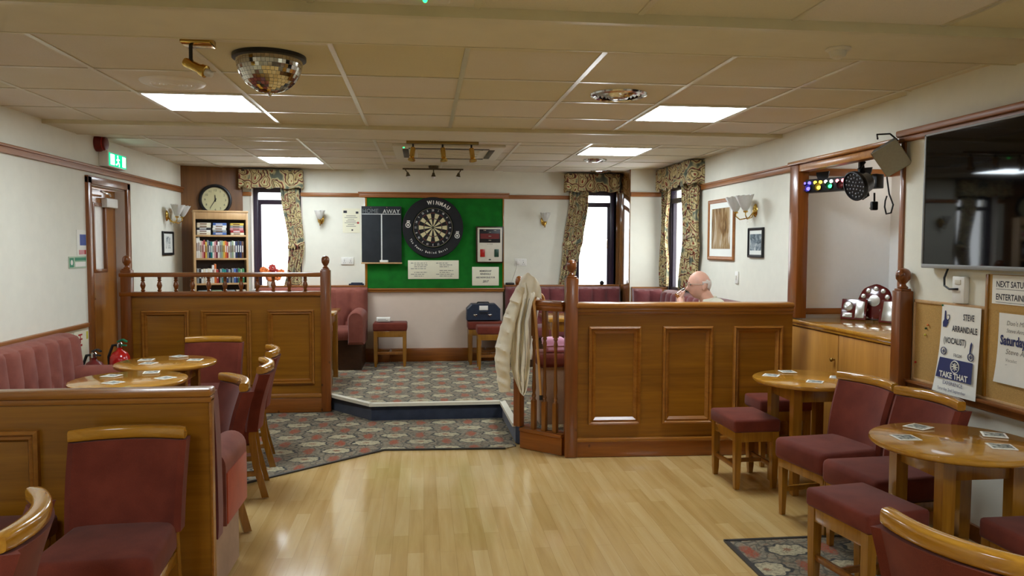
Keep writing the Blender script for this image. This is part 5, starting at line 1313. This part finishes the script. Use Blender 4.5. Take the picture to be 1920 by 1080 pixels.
mb = MB(); mb.text('TAKE THAT', .040, (-.002, yb(-.358) - .004, -.356), sx=.98, bold=.0016)
mb.tube([(.03 * math.cos(a) + .0, yb(-.308) - .0035, -.308 + .03 * math.sin(a)) for a in [2 * PI * i / 28 for i in range(29)]], .003, 6)
for a in (45, 135, 0, 90): d = Vector((math.cos(R(a)), 0, math.sin(R(a)))) * .02; mb.tube([Vector((0, yb(-.308) - .004, -.308)) - d, Vector((0, yb(-.308) - .004, -.308)) + d], .0028, 6)
mb.build('white_emblem', M['paper'], po)
mb = MB(); mb.text('EXPERIENCE', .028, (0, yb(-.396) - .002, -.396), sx=.95); mb.text('Saturday 2nd September', .022, (0, yb(-.428) - .003, -.428), sx=.95)
for x, z in ((-.102, -.238), (.098, -.245)): mb.tube([(x + .02 * math.cos(a), yb(z) - .001, z + .018 * math.sin(a)) for a in [2 * PI * i / 20 for i in range(21)]], .0022, 5); mb.tube([(x - .01, yb(z) - .001, z), (x + .01, yb(z) - .001, z)], .002, 5); mb.tube([(x, yb(z) - .001, z - .01), (x, yb(z) - .001, z + .01)], .002, 5)
mb.build('navy_lettering', M['blueink'], po)
mb = MB()
for pts in ([(-.125, -.115), (-.10, -.115), (-.085, -.09), (-.092, -.075), (-.105, -.07), (-.107, -.03), (-.116, -.03), (-.118, -.075), (-.128, -.09)], [(.085, -.232), (.095, -.232), (.10, -.18), (.093, -.17), (.086, -.185)]):
    mb.add([(x, yb(z) - .001, z) for x, z in pts], [list(range(len(pts)))])
mb.tube([(-.09, yb(-.08) - .001, -.08), (-.078, yb(-.07) - .001, -.065), (-.082, yb(-.05) - .001, -.05), (-.094, yb(-.05) - .001, -.052)], .002, 5)
mb.build('navy_figures', M['blueink'], po)
mb = MB(); mb.sph((-.135, -.006, -.004), .005, 8, 6); mb.build('green_pin', M['greensign'], po)
# second sheet and heading
p2 = thing('concert_poster', 'white concert poster cut by the right edge, pinned below the heading card', 'poster', (TVX - .0135, 3.205, 1.186), R(-90))
paper_sheet(p2, .30, .33, .004)
for s_, sz, z in (('Don\'t Miss', .03, -.045), ('Steve Arrandale', .026, -.08), ('Steve Arran', .036, -.178), ('Vocalist', .022, -.218), ('as', .016, -.24), ('Take That Experience', .02, -.262)):
    mb = MB(); mb.text(s_, sz, (-.10, -.0045, z), align='LEFT', shear=.2); mb.build('grey_lettering', M['greyink'], p2)
mb = MB(); mb.box(-.13, .13, -.0045, -.0035, -.291, -.289); mb.build('rule_line', M['greyink'], p2)
mb = MB(); mb.text('Saturday 2nd', .062, (-.135, -.0048, -.128), align='LEFT', sx=.72, bold=.002); mb.build('blue_lettering', M['blueink'], p2)
p3 = thing('heading_card', 'white heading card about the entertainment, directly under the television', 'notice', (TVX - .0135, 3.255, 1.362), R(-90))
mb = MB(); mb.box(-.15, .20, -.003, 0, -.135, 0); mb.build('card', M['paper'], p3)
mb = MB(); mb.text('NEXT SATURDAY', .040, (-.125, -.0036, -.043), align='LEFT', sx=.8, bold=.0008); mb.text('ENTERTAINMENT', .040, (-.125, -.0036, -.103), align='LEFT', sx=.8, bold=.0008); mb.box(-.125, .18, -.0036, -.003, -.066, -.064); mb.box(-.125, .18, -.0036, -.003, -.128, -.126); mb.build('lettering', M['ink'], p3)
for i, (y, z, c, nm) in enumerate(((3.885, 1.055, 'leaf', 'dark green'), (3.87, 1.075, 'petal', 'orange'), (3.89, 1.02, 'yellow', 'yellow'), (3.965, .86, 'redplastic', 'red'))):
    mb = MB(); mb.sph((0, -.006, 0), .006, 10, 6); mb.cyl((0, 0, 0), (0, -.006, 0), .0025, n=8)
    tag(mb.build('drawing_pin', M[c], None, (TVX - .0112, y, z), R(-90)), '%s drawing pin stuck in the bare left part of the cork board' % nm, 'drawing pin', 'pins in the cork board')

# ------------------------------------------------------------------ stage lights and speaker in the alcove
lb = thing('light_bar', 'black disco light bar with coloured lamps hanging in the alcove opening', 'stage light', (2.95, 5.21, 1.942), R(-66))
mb = MB(); mb.box(-.31, .30, -.04, .04, -.05, .047, .006); mb.build('body', M['black'], lb)
for xx in (-.17, .17):
    mb = MB(); mb.ring([[(xx - a, .01, z), (xx + a, .01, z), (xx + a, .02, z), (xx - a, .02, z)] for z, a in ((.04, .035), (.07, .05), (.099, .055))]); mb.build('bracket', M['black'], lb)
for i, (xx, c) in enumerate(((-.285, 'blue'), (-.24, 'blue'), (-.19, 'yellow'), (-.145, 'yellow'), (-.10, 'white'), (-.055, 'white'), (-.005, 'red'), (.04, 'red'))):
    mb = MB(); mb.sph((xx, -.041, .02), .0125, 10, 6); mb.build('small_lamp', M['led_%s_lamp' % c], lb)
for xx, c, zz in ((-.255, 'blue', -.015), (-.165, 'yellow', -.012), (-.07, 'green', -.008), (.025, 'red', -.01)):
    mb = MB(); mb.lathe([(.026, .038), (.032, .046), (.030, .052), (.027, .046)], 18, Matrix.Translation((xx, 0, zz)) @ Ry, cap=(False, False)); mb.build('lens_rim', M['black'], lb)
    mb = MB(); mb.sph((xx + .006, -.038, zz - .006), (.019, .008, .014), 12, 8); mb.build('big_lamp', M['led_%s_lamp' % c] if c != 'red' else M['darkred'], lb)
    mb = MB(); mb.lathe([(.001, .0405), (.027, .0405)], 16, Matrix.Translation((xx, 0, zz)) @ Ry, cap=(False, False)); mb.build('lens', plain('tinted_lens_' + c, {'blue': (50, 40, 150), 'yellow': (150, 120, 30), 'green': (16, 90, 50), 'red': (60, 20, 24)}[c], .15), lb)
pc = thing('par_spotlight', 'black round multi-lens stage spotlight hanging beside the light bar', 'stage light', (2.82, 4.84, 1.905), R(-90))
d = Vector((.16, -.94, -.30)).normalized(); Mx = tilted((.03, .03, .0), d) @ Matrix.Scale(.88, 4)
mb = MB(); mb.lathe([(.001, -.09), (.05, -.09), (.07, -.07), (.085, -.01), (.108, .02), (.112, .03), (.112, .055), (.104, .058), (.100, .045), (.001, .045)], 32, Mx); mb.build('can', M['black'], pc)
mb = MB()
for rr_, nn in ((0, 1), (.03, 6), (.06, 12), (.086, 16)):
    for k in range(nn): a = 2 * PI * k / nn; mb.sph((rr_ * math.cos(a), rr_ * math.sin(a), .046), (.008, .008, .005), 8, 5, M=Mx)
mb.build('lens_cluster', M['lens'], pc)
mb = MB(); mb.tube([Mx @ Vector((0, .115, -.01)), Mx @ Vector((0, .13, -.06)) + Vector((0, 0, .02)), (.03, .04, .16), Mx @ Vector((0, -.13, -.06)) + Vector((0, 0, .02)), Mx @ Vector((0, -.115, -.01))], .009, 8); mb.build('yoke', M['black'], pc)
mb = MB(); mb.box(.018, .042, .02, .05, .06, .19, .004); mb.build('hanging_post', M['black'], pc)
mb = MB(); mb.sph(Mx @ Vector((.02, .05, -.092)), .006, 8, 6); mb.build('indicator', M['yellow'], pc)
t = thing('mains_cable', 'black mains cable with plug dangling below the stage spotlight', 'cable', (2.93, 4.80, 1.91), R(-90))
mb = MB(); mb.tube([(.13, .02, .03), (.15, .01, .01), (.19, 0, -.08), (.235, 0, -.15), (.215, 0, -.20), (.165, 0, -.205), (.145, 0, -.16), (.15, 0, -.12), (.15, .01, -.09)], .005, 8); mb.build('cable_loop', M['black'], t)
mb = MB(); mb.tube([(.028, .0, -.062), (.03, 0, -.12)], .006, 8); mb.box(.012, .044, -.02, .02, -.175, -.118, .006); mb.build('plug', M['black'], t)
mb = MB(); mb.box(-.012, .014, -.004, .004, -.137, -.131); mb.box(-.02, .014, -.004, .004, -.163, -.157); mb.build('plug_pins', M['chrome'], t)
sp = thing('loudspeaker', 'grey box loudspeaker tilted down above the alcove newel', 'loudspeaker', (2.665, 4.19, 2.025), R(-42))
tm = Matrix.Rotation(R(-30), 4, 'Y') @ Matrix.Rotation(R(26), 4, 'X') @ Matrix.Scale(.88, 4)
mb = MB(); mb.box(-.085, .085, -.10, -.088, -.095, .095, .01, M=tm); mb.build('grille', M['spk'], sp)
mb = MB(); mb.ring([[tm @ Vector(p) for p in ((-.085 * k, y, -.095 * k), (.085 * k, y, -.095 * k), (.085 * k, y, .095 * k), (-.085 * k, y, .095 * k))] for y, k in ((-.088, 1), (.03, .8))]); mb.build('cabinet', M['black'], sp)
mb = MB(); mb.tube([(-.06, -.06, .085), (-.07, -.03, .115), (-.01, .02, .12), (.03, .04, .08)], .005, 8); mb.build('lead', M['black'], sp)

# ------------------------------------------------------------------ curtains
def pelmet(label, org, rz, w, h, d=.13):
    t = thing('pelmet', label, 'pelmet', org, rz)
    mb = MB(); P = 2 * (d) + w
    def f(u, v):
        s = u * P
        if s < d: x, y = 0, -s
        elif s < d + w: x, y = s - d, -d
        else: x, y = w, -(d - (s - d - w))
        wv = .010 * math.sin(s * 62) * (1 - .55 * v) + .006 * math.sin(s * 23 + 1)
        z = -h * (1 - v) * (1 + .05 * math.sin(s * 31))
        nx, ny = (-1, 0) if s < d else ((0, -1) if s < d + w else (1, 0))
        return (x + nx * wv, y + ny * wv, z)
    mb.grid(f, max(40, int(P * 90)), 8); mb.grid(lambda u, v: tuple(a * b for a, b in zip(f(1 - u, v), (1, 1, 1))), 2, 1) if False else None
    mb.recalc = False; o = mb.build('valance', M['curtain'], t)
    s_ = o.modifiers.new('thick', 'SOLIDIFY'); s_.thickness = .006; s_.offset = 0
    mb = MB(); mb.box(.004, w - .004, -d + .004, -.001, -.018, -.001, .003); mb.build('pelmet_board', M['dark'], t)
    return t
def curtain(label, org, rz, prof, H, depth=.05, nf=5):
    # prof: list (v, x0, x1); v=0 top
    t = thing('curtain', label, 'curtain', org, rz)
    def ev(v, i):
        for a, b in zip(prof, prof[1:]):
            if a[0] <= v <= b[0]:
                k = (v - a[0]) / max(1e-6, b[0] - a[0]); k = k * k * (3 - 2 * k); return a[i] + (b[i] - a[i]) * k
        return prof[-1][i]
    def f(u, v):
        x0, x1 = ev(v, 1), ev(v, 2); x = x0 + (x1 - x0) * u
        ph = 2 * PI * nf * u + .6 * math.sin(3 * v)
        return (x + .008 * math.sin(ph * 2), -depth * .55 - depth * .45 * math.sin(ph) - .008 * math.sin(9 * v + 4 * u), -H * v)
    mb = MB(); mb.grid(f, nf * 14, 30); o = mb.build('drape', M['curtain'], t)
    s_ = o.modifiers.new('thick', 'SOLIDIFY'); s_.thickness = .005; s_.offset = 0
    # gather band
    vt = prof[2][0] if len(prof) > 3 else .6
    x0, x1 = ev(vt, 1), ev(vt, 2)
    mb = MB(); n = 24; mb.ring([[((x0 + x1) / 2 + ((x1 - x0) / 2 + .012) * math.cos(a), -depth * .55 - (depth * .6) * math.sin(a), -H * vt + dz + .02 * math.cos(a)) for a in [2 * PI * j / n for j in range(n)]] for dz in (-.022, .022)], cap=(False, False)); o2 = mb.build('tieback', M['curtain'], t)
    s_ = o2.modifiers.new('thick', 'SOLIDIFY'); s_.thickness = .006
    mb = MB(); x0, x1 = ev(0, 1), ev(0, 2); mb.tube([(x0 + .012, -depth * .5, -.02), (x1 - .012, -depth * .5, -.02)], .008, 8); mb.build('heading_rod', M['dark'], t)
    return t
pelmet('floral fabric pelmet over the far left window', (-2.045, BY - .001, 2.345), 0, .685, .205)
curtain('floral curtain tied back at the right side of the far left window', (-1.62, BY - .03, 2.315), 0, [(0, .0, .215), (.15, .02, .22), (.62, .10, .265), (.68, .10, .262), (.82, .09, .22), (1, .04, .25)], 1.32, .055, 5)
pelmet('floral fabric pelmet over the far right window', (1.68, BY - .001, 2.35), 0, .635, .21)
curtain('floral curtain sweeping left at the side of the far right window', (1.60, BY - .03, 2.315), 0, [(0, .125, .375), (.2, .12, .345), (.58, .06, .28), (.64, .05, .255), (.8, .03, .21), (1, -.01, .17)], 1.33, .055, 5)
pelmet('floral fabric pelmet over the window on the right wall', (RX - .001, 8.60, 2.355), R(-90), 1.14, .235, .15)
curtain('floral curtain at the corner side of the right wall window', (RX - .03, 8.60, 2.315), R(-90), [(0, .05, .22), (.2, .04, .17), (.55, 0.0, .13), (.61, -.02, .12), (.8, -.02, .16), (1, -.02, .17)], 1.27, .055, 4)
curtain('floral curtain at the camera side of the right wall window, behind the man', (RX - .03, 8.60, 2.315), R(-90), [(0, .72, 1.09), (.2, .73, 1.12), (.56, .74, 1.14), (.62, .74, 1.16), (.8, .70, 1.10), (1, .64, 1.06)], 1.275, .06, 6)

# ------------------------------------------------------------------ jacket and walking stick
jk = thing('jacket', 'cream cotton jacket hung over the balustrade end post', 'jacket', (.705, 5.655, .7))
def tab(tb, v, i):
    for a, b in zip(tb, tb[1:]):
        if a[0] >= v >= b[0]: k = (a[0] - v) / (a[0] - b[0]); return a[i] + (b[i] - a[i]) * k
    return tb[-1][i] if v < tb[-1][0] else tb[0][i]
X0 = .705; Z0 = .7
bt = [(1.262, .712, .775), (1.22, .692, .80), (1.16, .684, .815), (1.105, .682, .785), (1.045, .672, .772), (.946, .648, .752), (.83, .636, .76), (.70, .632, .764), (.60, .640, .755), (.52, .665, .745), (.46, .69, .735), (.42, .706, .714)]
def jbody(u, v):
    z = 1.262 - (1.262 - .42) * v
    a, b = tab(bt, z, 1), tab(bt, z, 2)
    x = a + (b - a) * u
    w = (b - a)
    fold = .020 * math.sin(u * 16 + 2.2 * math.sin(z * 5)) * min(1, v * 4) + .006 * math.sin(u * 31 + z * 9)
    y = -.070 - .12 * u * min(1, v * 5 + .3) - .03 * math.sin(PI * u) ** .8 * (1 if v > .04 else v / .04) + fold
    return (x - X0, y, z - Z0)
mb = MB(); mb.slab(jbody, 40, 46, (0, .012, 0)); mb.build('body', M['cream'], jk)
mb = MB()
for off in (.0, ):
    for u0 in (.40, .47, .66):
        def sf(u, v): 
            p = jbody(u0 + .022 * u + .04 * math.sin(2.5 * v), .17 + .72 * v); return (p[0], p[1] - .003, p[2])
        mb.slab(sf, 2, 40, (0, .002, 0))
mb.build('seam_tapes', M['stripe'], jk)
sl = [(.715, 1.20, .034), (.69, 1.14, .042), (.66, 1.06, .046), (.630, .97, .050), (.602, .86, .054), (.582, .76, .058), (.575, .68, .056), (.578, .60, .052), (.585, .53, .048), (.590, .47, .043), (.592, .438, .040)]
mb = MB(); pts = []; rs = []; ns = 44
for i in range(ns + 1):
    f_ = i / ns * (len(sl) - 1); k = min(int(f_), len(sl) - 2); q = f_ - k
    a, b = sl[k], sl[k + 1]; pts.append((a[0] + (b[0] - a[0]) * q - X0 - .004, -.105, a[1] + (b[1] - a[1]) * q - Z0)); rs.append(a[2] + (b[2] - a[2]) * q)
mb.tube(pts, rs, 22, sx=1.0, sy=.85)
for i, p in enumerate(mb.v):
    w = .009 * math.sin(p.z * 62 + p.x * 34) * math.sin(p.z * 17 + 1) + .003 * math.sin(p.z * 130 + p.x * 60)
    p.y += w; p.x += w * .6
mb.build('sleeve', M['cream'], jk)
ct = [(1.285, .735, .765), (1.265, .712, .80), (1.235, .70, .822), (1.19, .69, .838), (1.14, .70, .842), (1.09, .735, .84)]
def collar(u, v):
    z = 1.285 - (1.285 - 1.118) * v
    a, b = tab(ct, z, 1), tab(ct, z, 2)
    x = a + (b - a) * u
    return (x - X0, -.07 - .13 * u - .026 * math.sin(PI * u) - .012 * math.sin(u * 9 + v * 4), z - Z0 + .018 * math.sin(PI * u))
mb = MB(); mb.slab(collar, 20, 18, (0, .02, 0)); mb.build('collar', M['cream'], jk)
bk = [(1.27, .72, .80), (1.1, .70, .87), (.9, .70, .845), (.75, .72, .83), (.6, .72, .80)]
def jback(u, v):
    z = 1.262 - .62 * v; a, b = tab(bk, z, 1), tab(bk, z, 2)
    return (a + (b - a) * u - X0, .05 + .018 * math.sin(u * 12 + v * 3) + .012 * math.sin(PI * u), z - Z0)
mb = MB(); mb.slab(jback, 20, 20, (0, .010, 0)); mb.build('back_flap', M['cream'], jk)

t = thing('walking_stick', 'pale wooden walking stick hooked over the balustrade rail beside the jacket', 'walking stick', (0, 0, 0))
hk = []
acr = Vector((.69, .72, 0)).normalized(); base = Vector((.792, 5.495, 1.075))
for i in range(11):
    a = PI * i / 10; c = base + acr * .062 + Vector((0, 0, .012)); hk.append(c + (-acr * math.cos(a) + Vector((0, 0, math.sin(a)))) * .062)
pts = [base + Vector((.048, -.045, -.67)), base + Vector((.038, -.037, -.515)), base + Vector((.013, -.012, -.125)), base + Vector((.004, -.004, -.035))] + hk + [hk[-1] - Vector((0, 0, .025))]
mb = MB(); mb.tube(pts, [.009, .0095] + [.011] * (len(pts) - 2), 12); mb.build('shaft', M['stick'], t)
mb = MB(); mb.tube([pts[0] - Vector((0, 0, .014)), pts[0] + Vector((0, 0, .02))], .0125, 12); mb.build('ferrule', M['black'], t)

# ------------------------------------------------------------------ the seated man
def remeshed(mb, name, mt, parent, vox=.006, smooth=6):
    me = bpy.data.meshes.new('tmp'); me.from_pydata([tuple(p) for p in mb.v], [], mb.f)
    o = bpy.data.objects.new('tmp', me); COL.objects.link(o)
    bm = bmesh.new(); bm.from_mesh(me); bmesh.ops.recalc_face_normals(bm, faces=bm.faces[:]); bm.to_mesh(me); bm.free()
    r = o.modifiers.new('r', 'REMESH'); r.mode = 'VOXEL'; r.voxel_size = vox
    sm = o.modifiers.new('s', 'SMOOTH'); sm.iterations = smooth; sm.factor = .5
    dg = bpy.context.evaluated_depsgraph_get()
    m2 = bpy.data.meshes.new_from_object(o.evaluated_get(dg)); m2.name = name
    bpy.data.objects.remove(o); bpy.data.meshes.remove(me)
    m2.materials.clear(); m2.materials.append(mt)
    m2.polygons.foreach_set('use_smooth', [True] * len(m2.polygons))
    o = bpy.data.objects.new(name, m2); COL.objects.link(o); o.parent = parent; return o
def limb(mb, pts, n=16):
    P = [Vector(p[:3]) for p in pts]; Rr = [p[3] for p in pts]; pp = []; rr_ = []
    for i in range(len(P) - 1):
        for k in range(5): q = k / 5; pp.append(P[i].lerp(P[i + 1], q)); rr_.append(Rr[i] + (Rr[i + 1] - Rr[i]) * q)
    pp.append(P[-1]); rr_.append(Rr[-1]); mb.tube(pp, rr_, n)
    for p, r in ((P[0], Rr[0]), (P[-1], Rr[-1])): mb.sph(p, r, 14, 10)
MANY = 6.30
man = thing('person', 'bald man in a white shirt seated behind the partition, drinking from a glass', 'person', (2.42, MANY, PZ))
def HP(x, z, y=0): return Vector((x - 2.42, y, z - PZ))   # world x,z to local
hc = HP(2.318, 1.172)
pit = Matrix.Rotation(R(-6), 4, 'Y')
def head(mb, grow=0, region=None):
    n, m = 48, 36; vs = []; keep = []
    for i in range(m + 1):
        th = PI * i / m
        for j in range(n):
            ph = 2 * PI * j / n
            dx, dy, dz = math.sin(th) * math.cos(ph), math.sin(th) * math.sin(ph), math.cos(th)   # face looks along -x
            x, y, z = .098 * dx, .074 * dy, .118 * dz
            f = max(0, -dx)
            if z < 0: 
                k = -z / .118; y *= 1 - .26 * k; x = x * (1 - .30 * k) if dx > 0 else x * (1 - .08 * k)
                if dx < 0: x -= .010 * k * f
            fz = math.exp(-(dy / .16) ** 2)
            x -= .031 * fz * f * math.exp(-((dz + .16) / .14) ** 2)          # nose
            x -= .010 * fz * f * math.exp(-((dz + .24) / .08) ** 2)
            x -= .007 * f * math.exp(-((dz - .14) / .09) ** 2) * math.exp(-(dy / .5) ** 2)     # brow
            x += .014 * f * math.exp(-((dz - .02) / .08) ** 2) * (math.exp(-((abs(dy) - .42) / .16) ** 2))   # eye sockets
            x -= .008 * math.exp(-(dy / .3) ** 2) * f * math.exp(-((dz + .52) / .09) ** 2)     # lips
            x += .006 * math.exp(-(dy / .3) ** 2) * f * math.exp(-((dz + .54) / .025) ** 2)    # mouth line
            x -= .012 * math.exp(-(dy / .3) ** 2) * f * math.exp(-((dz + .84) / .12) ** 2)     # chin
            v = Vector((x, y, z)); v += Vector((dx, dy, dz)) * grow
            vs.append(hc + pit.to_3x3() @ v); keep.append(region(dx, dy, dz) if region else True)
    fs = []
    for i in range(m):
        for j in range(n):
            q = (i * n + j, i * n + (j + 1) % n, (i + 1) * n + (j + 1) % n, (i + 1) * n + j)
            if all(keep[k] for k in q): fs.append(q)
    mb.add(vs, fs)
mb = MB(); head(mb)
for sy in (-1, 1):
    mb.sph(hc + Vector((.018, sy * .074, -.008)), (.019, .011, .032), 14, 10)
    mb.sph(hc + Vector((.012, sy * .076, -.030)), (.010, .008, .014), 12, 8)
limb(mb, [(*HP(2.345, 1.12), .056), (*HP(2.385, 1.05), .060), (*HP(2.42, .99), .070)])
# torso core, arms, hands
limb(mb, [(*HP(2.42, .95), .09), (*HP(2.43, .80), .09), (*HP(2.43, .70), .085)])
LS, LE, LW = HP(2.44, .965, -.175), HP(2.235, .80, -.235), HP(2.135, 1.005, -.085)
RS, RE, RW = HP(2.44, .965, .175), HP(2.26, .78, .22), HP(2.06, .79, .12)
limb(mb, [(*LS, .05), (*LE, .040)]); limb(mb, [(*LE, .042), (*LE.lerp(LW, .4), .042), (*LW, .029)])
limb(mb, [(*RS, .05), (*RE, .040)]); limb(mb, [(*RE, .042), (*RE.lerp(RW, .4), .042), (*RW, .029)])
# glass axis: base near the hand, rim at the mouth
GA, GB = HP(2.118, 1.078, -.012), HP(2.204, 1.126, -.004); gd = (GB - GA).normalized()
gup = Vector((0, -1, 0)).cross(gd).normalized()
def hand_on(mb, wrist, grip, axis, rad, side):
    palm = grip + side * (rad + .012) - axis * .0
    limb(mb, [(*wrist, .028), (*wrist.lerp(palm, .55), .030), (*palm, .030)])
    out = (palm - grip).normalized(); tang = axis.cross(out).normalized()
    for k, (ln, off) in enumerate(((2.5, -.030), (2.75, -.011), (2.65, .009), (2.3, .028))):
        pts = []
        for s in range(6):
            a = ln * s / 5; pts.append(grip + axis * off + (out * math.cos(a) + tang * math.sin(a)) * (rad + .010))
        limb(mb, [(*p, .0095 - .0005 * i) for i, p in enumerate(pts)], 10)
    pts = [grip + axis * (.016 * s - .012) + (out * math.cos(-.38 * s) + tang * math.sin(-.38 * s)) * (rad + .011) for s in range(4)]
    limb(mb, [(*p, .0115 - .0007 * i) for i, p in enumerate(pts)], 10)
hand_on(mb, LW, GA.lerp(GB, .38), gd, .046, (Vector((-.1, -.55, -.85))).normalized())
hp = RW + Vector((-.07, -.03, -.012))
limb(mb, [(*RW, .028), (*hp, .030)])
for k in range(4):
    b0 = hp + Vector((-.02, .03 - .02 * k, 0)); limb(mb, [(*b0, .010), (*(b0 + Vector((-.04, -.004, -.006))), .009), (*(b0 + Vector((-.066 + .006 * abs(k - 1.5), -.006, -.022))), .008)], 10)
limb(mb, [(*hp + Vector((.02, -.03, .0)), .012), (*(hp + Vector((-.012, -.058, -.008))), .0105), (*(hp + Vector((-.04, -.062, -.014))), .009)], 10) if False else limb(mb, [(*(hp + Vector((.02, -.02, 0))), .012), (*(hp + Vector((-.012, -.052, -.008))), .0105), (*(hp + Vector((-.04, -.058, -.014))), .009)], 10)
# hips and legs under the clothes
for sy in (-1, 1):
    limb(mb, [(*HP(2.44, .69, sy * .085), .085), (*HP(2.03, .70, sy * .11), .055), (*HP(2.0, .26, sy * .11), .038), (*HP(1.94, .205, sy * .115), .034)])
remeshed(mb, 'body', M['skin'], man, .0052, 5)
mb = MB(); head(mb, .0025, lambda dx, dy, dz: dx > -.02 - .35 * max(0, abs(dy) - .6) + .10 * math.sin(dz * 9) and -.62 + .35 * abs(dy) < dz < .34 + .05 * math.sin(dy * 14) - .25 * max(0, -dx) and not (abs(dy) > .72 and dz < .02 and dx < .45))
o = mb.build('hair', M['hair'], man); s_ = o.modifiers.new('thick', 'SOLIDIFY'); s_.thickness = .004; s_.offset = 1
# spectacles
mb = MB()
for sy in (-1, 1):
    c = hc + Vector((-.102, sy * .033, .006))
    mb.tube([c + Vector((-.002 * math.cos(a), .024 * math.cos(a), .019 * math.sin(a))) for a in [2 * PI * i / 22 for i in range(23)]], .0016, 6)
    mb.tube([hc + Vector((-.100, sy * .057, .010)), hc + Vector((-.05, sy * .077, .010)), hc + Vector((.015, sy * .081, .006)), hc + Vector((.03, sy * .078, -.012))], .0016, 6)
mb.tube([hc + Vector((-.103, -.010, .010)), hc + Vector((-.106, 0, .013)), hc + Vector((-.103, .010, .010))], .0016, 6); mb.build('spectacles', M['chrome'], man)
mb = MB()
for sy in (-1, 1):
    mb.sph(hc + Vector((-.088, sy * .031, .006)), (.007, .012, .005), 12, 8)
mb.build('eyes', M['dark'], man)
mb = MB()
limb(mb, [(*HP(2.42, .97, 0), .105), (*HP(2.43, .85, 0), .108), (*HP(2.43, .72, 0), .108)])
for sy in (-1, 1): limb(mb, [(*HP(2.435, .985, sy * .09), .085), (*HP(2.44, .965, sy * .165), .068)]); limb(mb, [(*HP(2.43, .88, sy * .08), .095), (*HP(2.43, .72, sy * .07), .1)])
limb(mb, [(*LS, .066), (*LE, .056)]); limb(mb, [(*RS, .066), (*RE, .056)])
limb(mb, [(*LE, .056), (*LE.lerp(LW, .72), .046)]); limb(mb, [(*RE, .056), (*RE.lerp(RW, .72), .046)])
remeshed(mb, 'shirt', M['shirt'], man, .008, 6)
mb = MB()
n = 28; c0 = HP(2.398, 1.022); rings = []
for r_, dz in ((.082, -.035), (.074, .0), (.070, .022), (.078, .012), (.092, -.028)):
    rings.append([c0 + Vector((r_ * math.cos(a) - .25 * dz, r_ * .95 * math.sin(a), dz + .22 * r_ * math.cos(a) + .02 * (1 if math.cos(a) > -.9 else -1.2))) for a in [2 * PI * j / n for j in range(n)]])
mb.ring(rings, cap=(False, False)); o = mb.build('collar', M['shirt'], man); s_ = o.modifiers.new('thick', 'SOLIDIFY'); s_.thickness = .004
mb = MB()
for sy in (-1, 1): limb(mb, [(*HP(2.44, .71, sy * .08), .10), (*HP(2.24, .70, sy * .10), .082), (*HP(2.02, .70, sy * .115), .070), (*HP(2.01, .46, sy * .115), .060), (*HP(2.0, .24, sy * .115), .056)])
limb(mb, [(*HP(2.44, .712, -.06), .102), (*HP(2.44, .712, .06), .102)]); remeshed(mb, 'trousers', M['trouser'], man, .009, 4)
mb = MB()
for sy in (-1, 1): mb.sph(HP(1.95, .195, sy * .118), (.12, .045, .038), 18, 12); mb.box(HP(1.845, 0).x, HP(2.04, 0).x, sy * .118 - .038, sy * .118 + .038, .002, .03, .01)
mb.build('shoes', M['shoe'], man)
mb = MB(); L_ = (GB - GA).length * .98
Mg = tilted(man.location + GA - gd * .008, gd)
mb.lathe([(.001, 0), (.026, 0), (.028, .004), (.034, L_), (.0325, L_), (.0265, .008), (.001, .008)], 28)
gl = thing('drinking_glass', 'clear glass of amber drink raised to the seated man\'s mouth', 'glass', tuple(man.location + GA - gd * .008))
gl.rotation_euler = Vector((0, 0, 1)).rotation_difference(gd).to_euler()
mb.build('tumbler', M['glass'], gl)
mb = MB(); mb.lathe([(.001, .0095), (.0258, .0095), (.0275, L_ * .22), (.001, L_ * .34)], 24); mb.build('drink', M['beer'], gl)

# ------------------------------------------------------------------ camera, world, colour
f_px = 1450.0
th = math.atan(167 / f_px); phi = math.atan(78 / f_px * math.cos(th)); roll = .003
fw = Vector((math.sin(th) * math.cos(phi), math.cos(th) * math.cos(phi), -math.sin(phi)))
rt = Vector((math.cos(th), -math.sin(th), 0)); up = rt.cross(fw)
r2 = rt * math.cos(roll) + up * math.sin(roll); u2 = up * math.cos(roll) - rt * math.sin(roll)
cd = bpy.data.cameras.new('camera'); cam = bpy.data.objects.new('camera', cd); COL.objects.link(cam)
cd.sensor_width = 36; cd.lens = f_px / 1920 * 36; cd.clip_start = .02
mw = Matrix((r2, u2, -fw)).transposed().to_4x4(); mw.translation = Vector((0, 0, 1.49)); cam.matrix_world = mw
S.camera = cam
w = bpy.data.worlds.new('daylight'); S.world = w; w.use_nodes = True
w.node_tree.nodes['Background'].inputs[0].default_value = (.90, .96, 1.0, 1); w.node_tree.nodes['Background'].inputs[1].default_value = 6.0
S.view_settings.view_transform = 'Standard'; S.view_settings.look = 'None'; S.view_settings.gamma = 1; S.view_settings.use_curve_mapping = False
S.view_settings.exposure = 0.40
S.cycles.max_bounces = 10; S.cycles.diffuse_bounces = 6; S.cycles.glossy_bounces = 5; S.cycles.transparent_max_bounces = 12; S.cycles.sample_clamp_indirect = 6
S.cycles.caustics_reflective = False; S.cycles.caustics_refractive = False
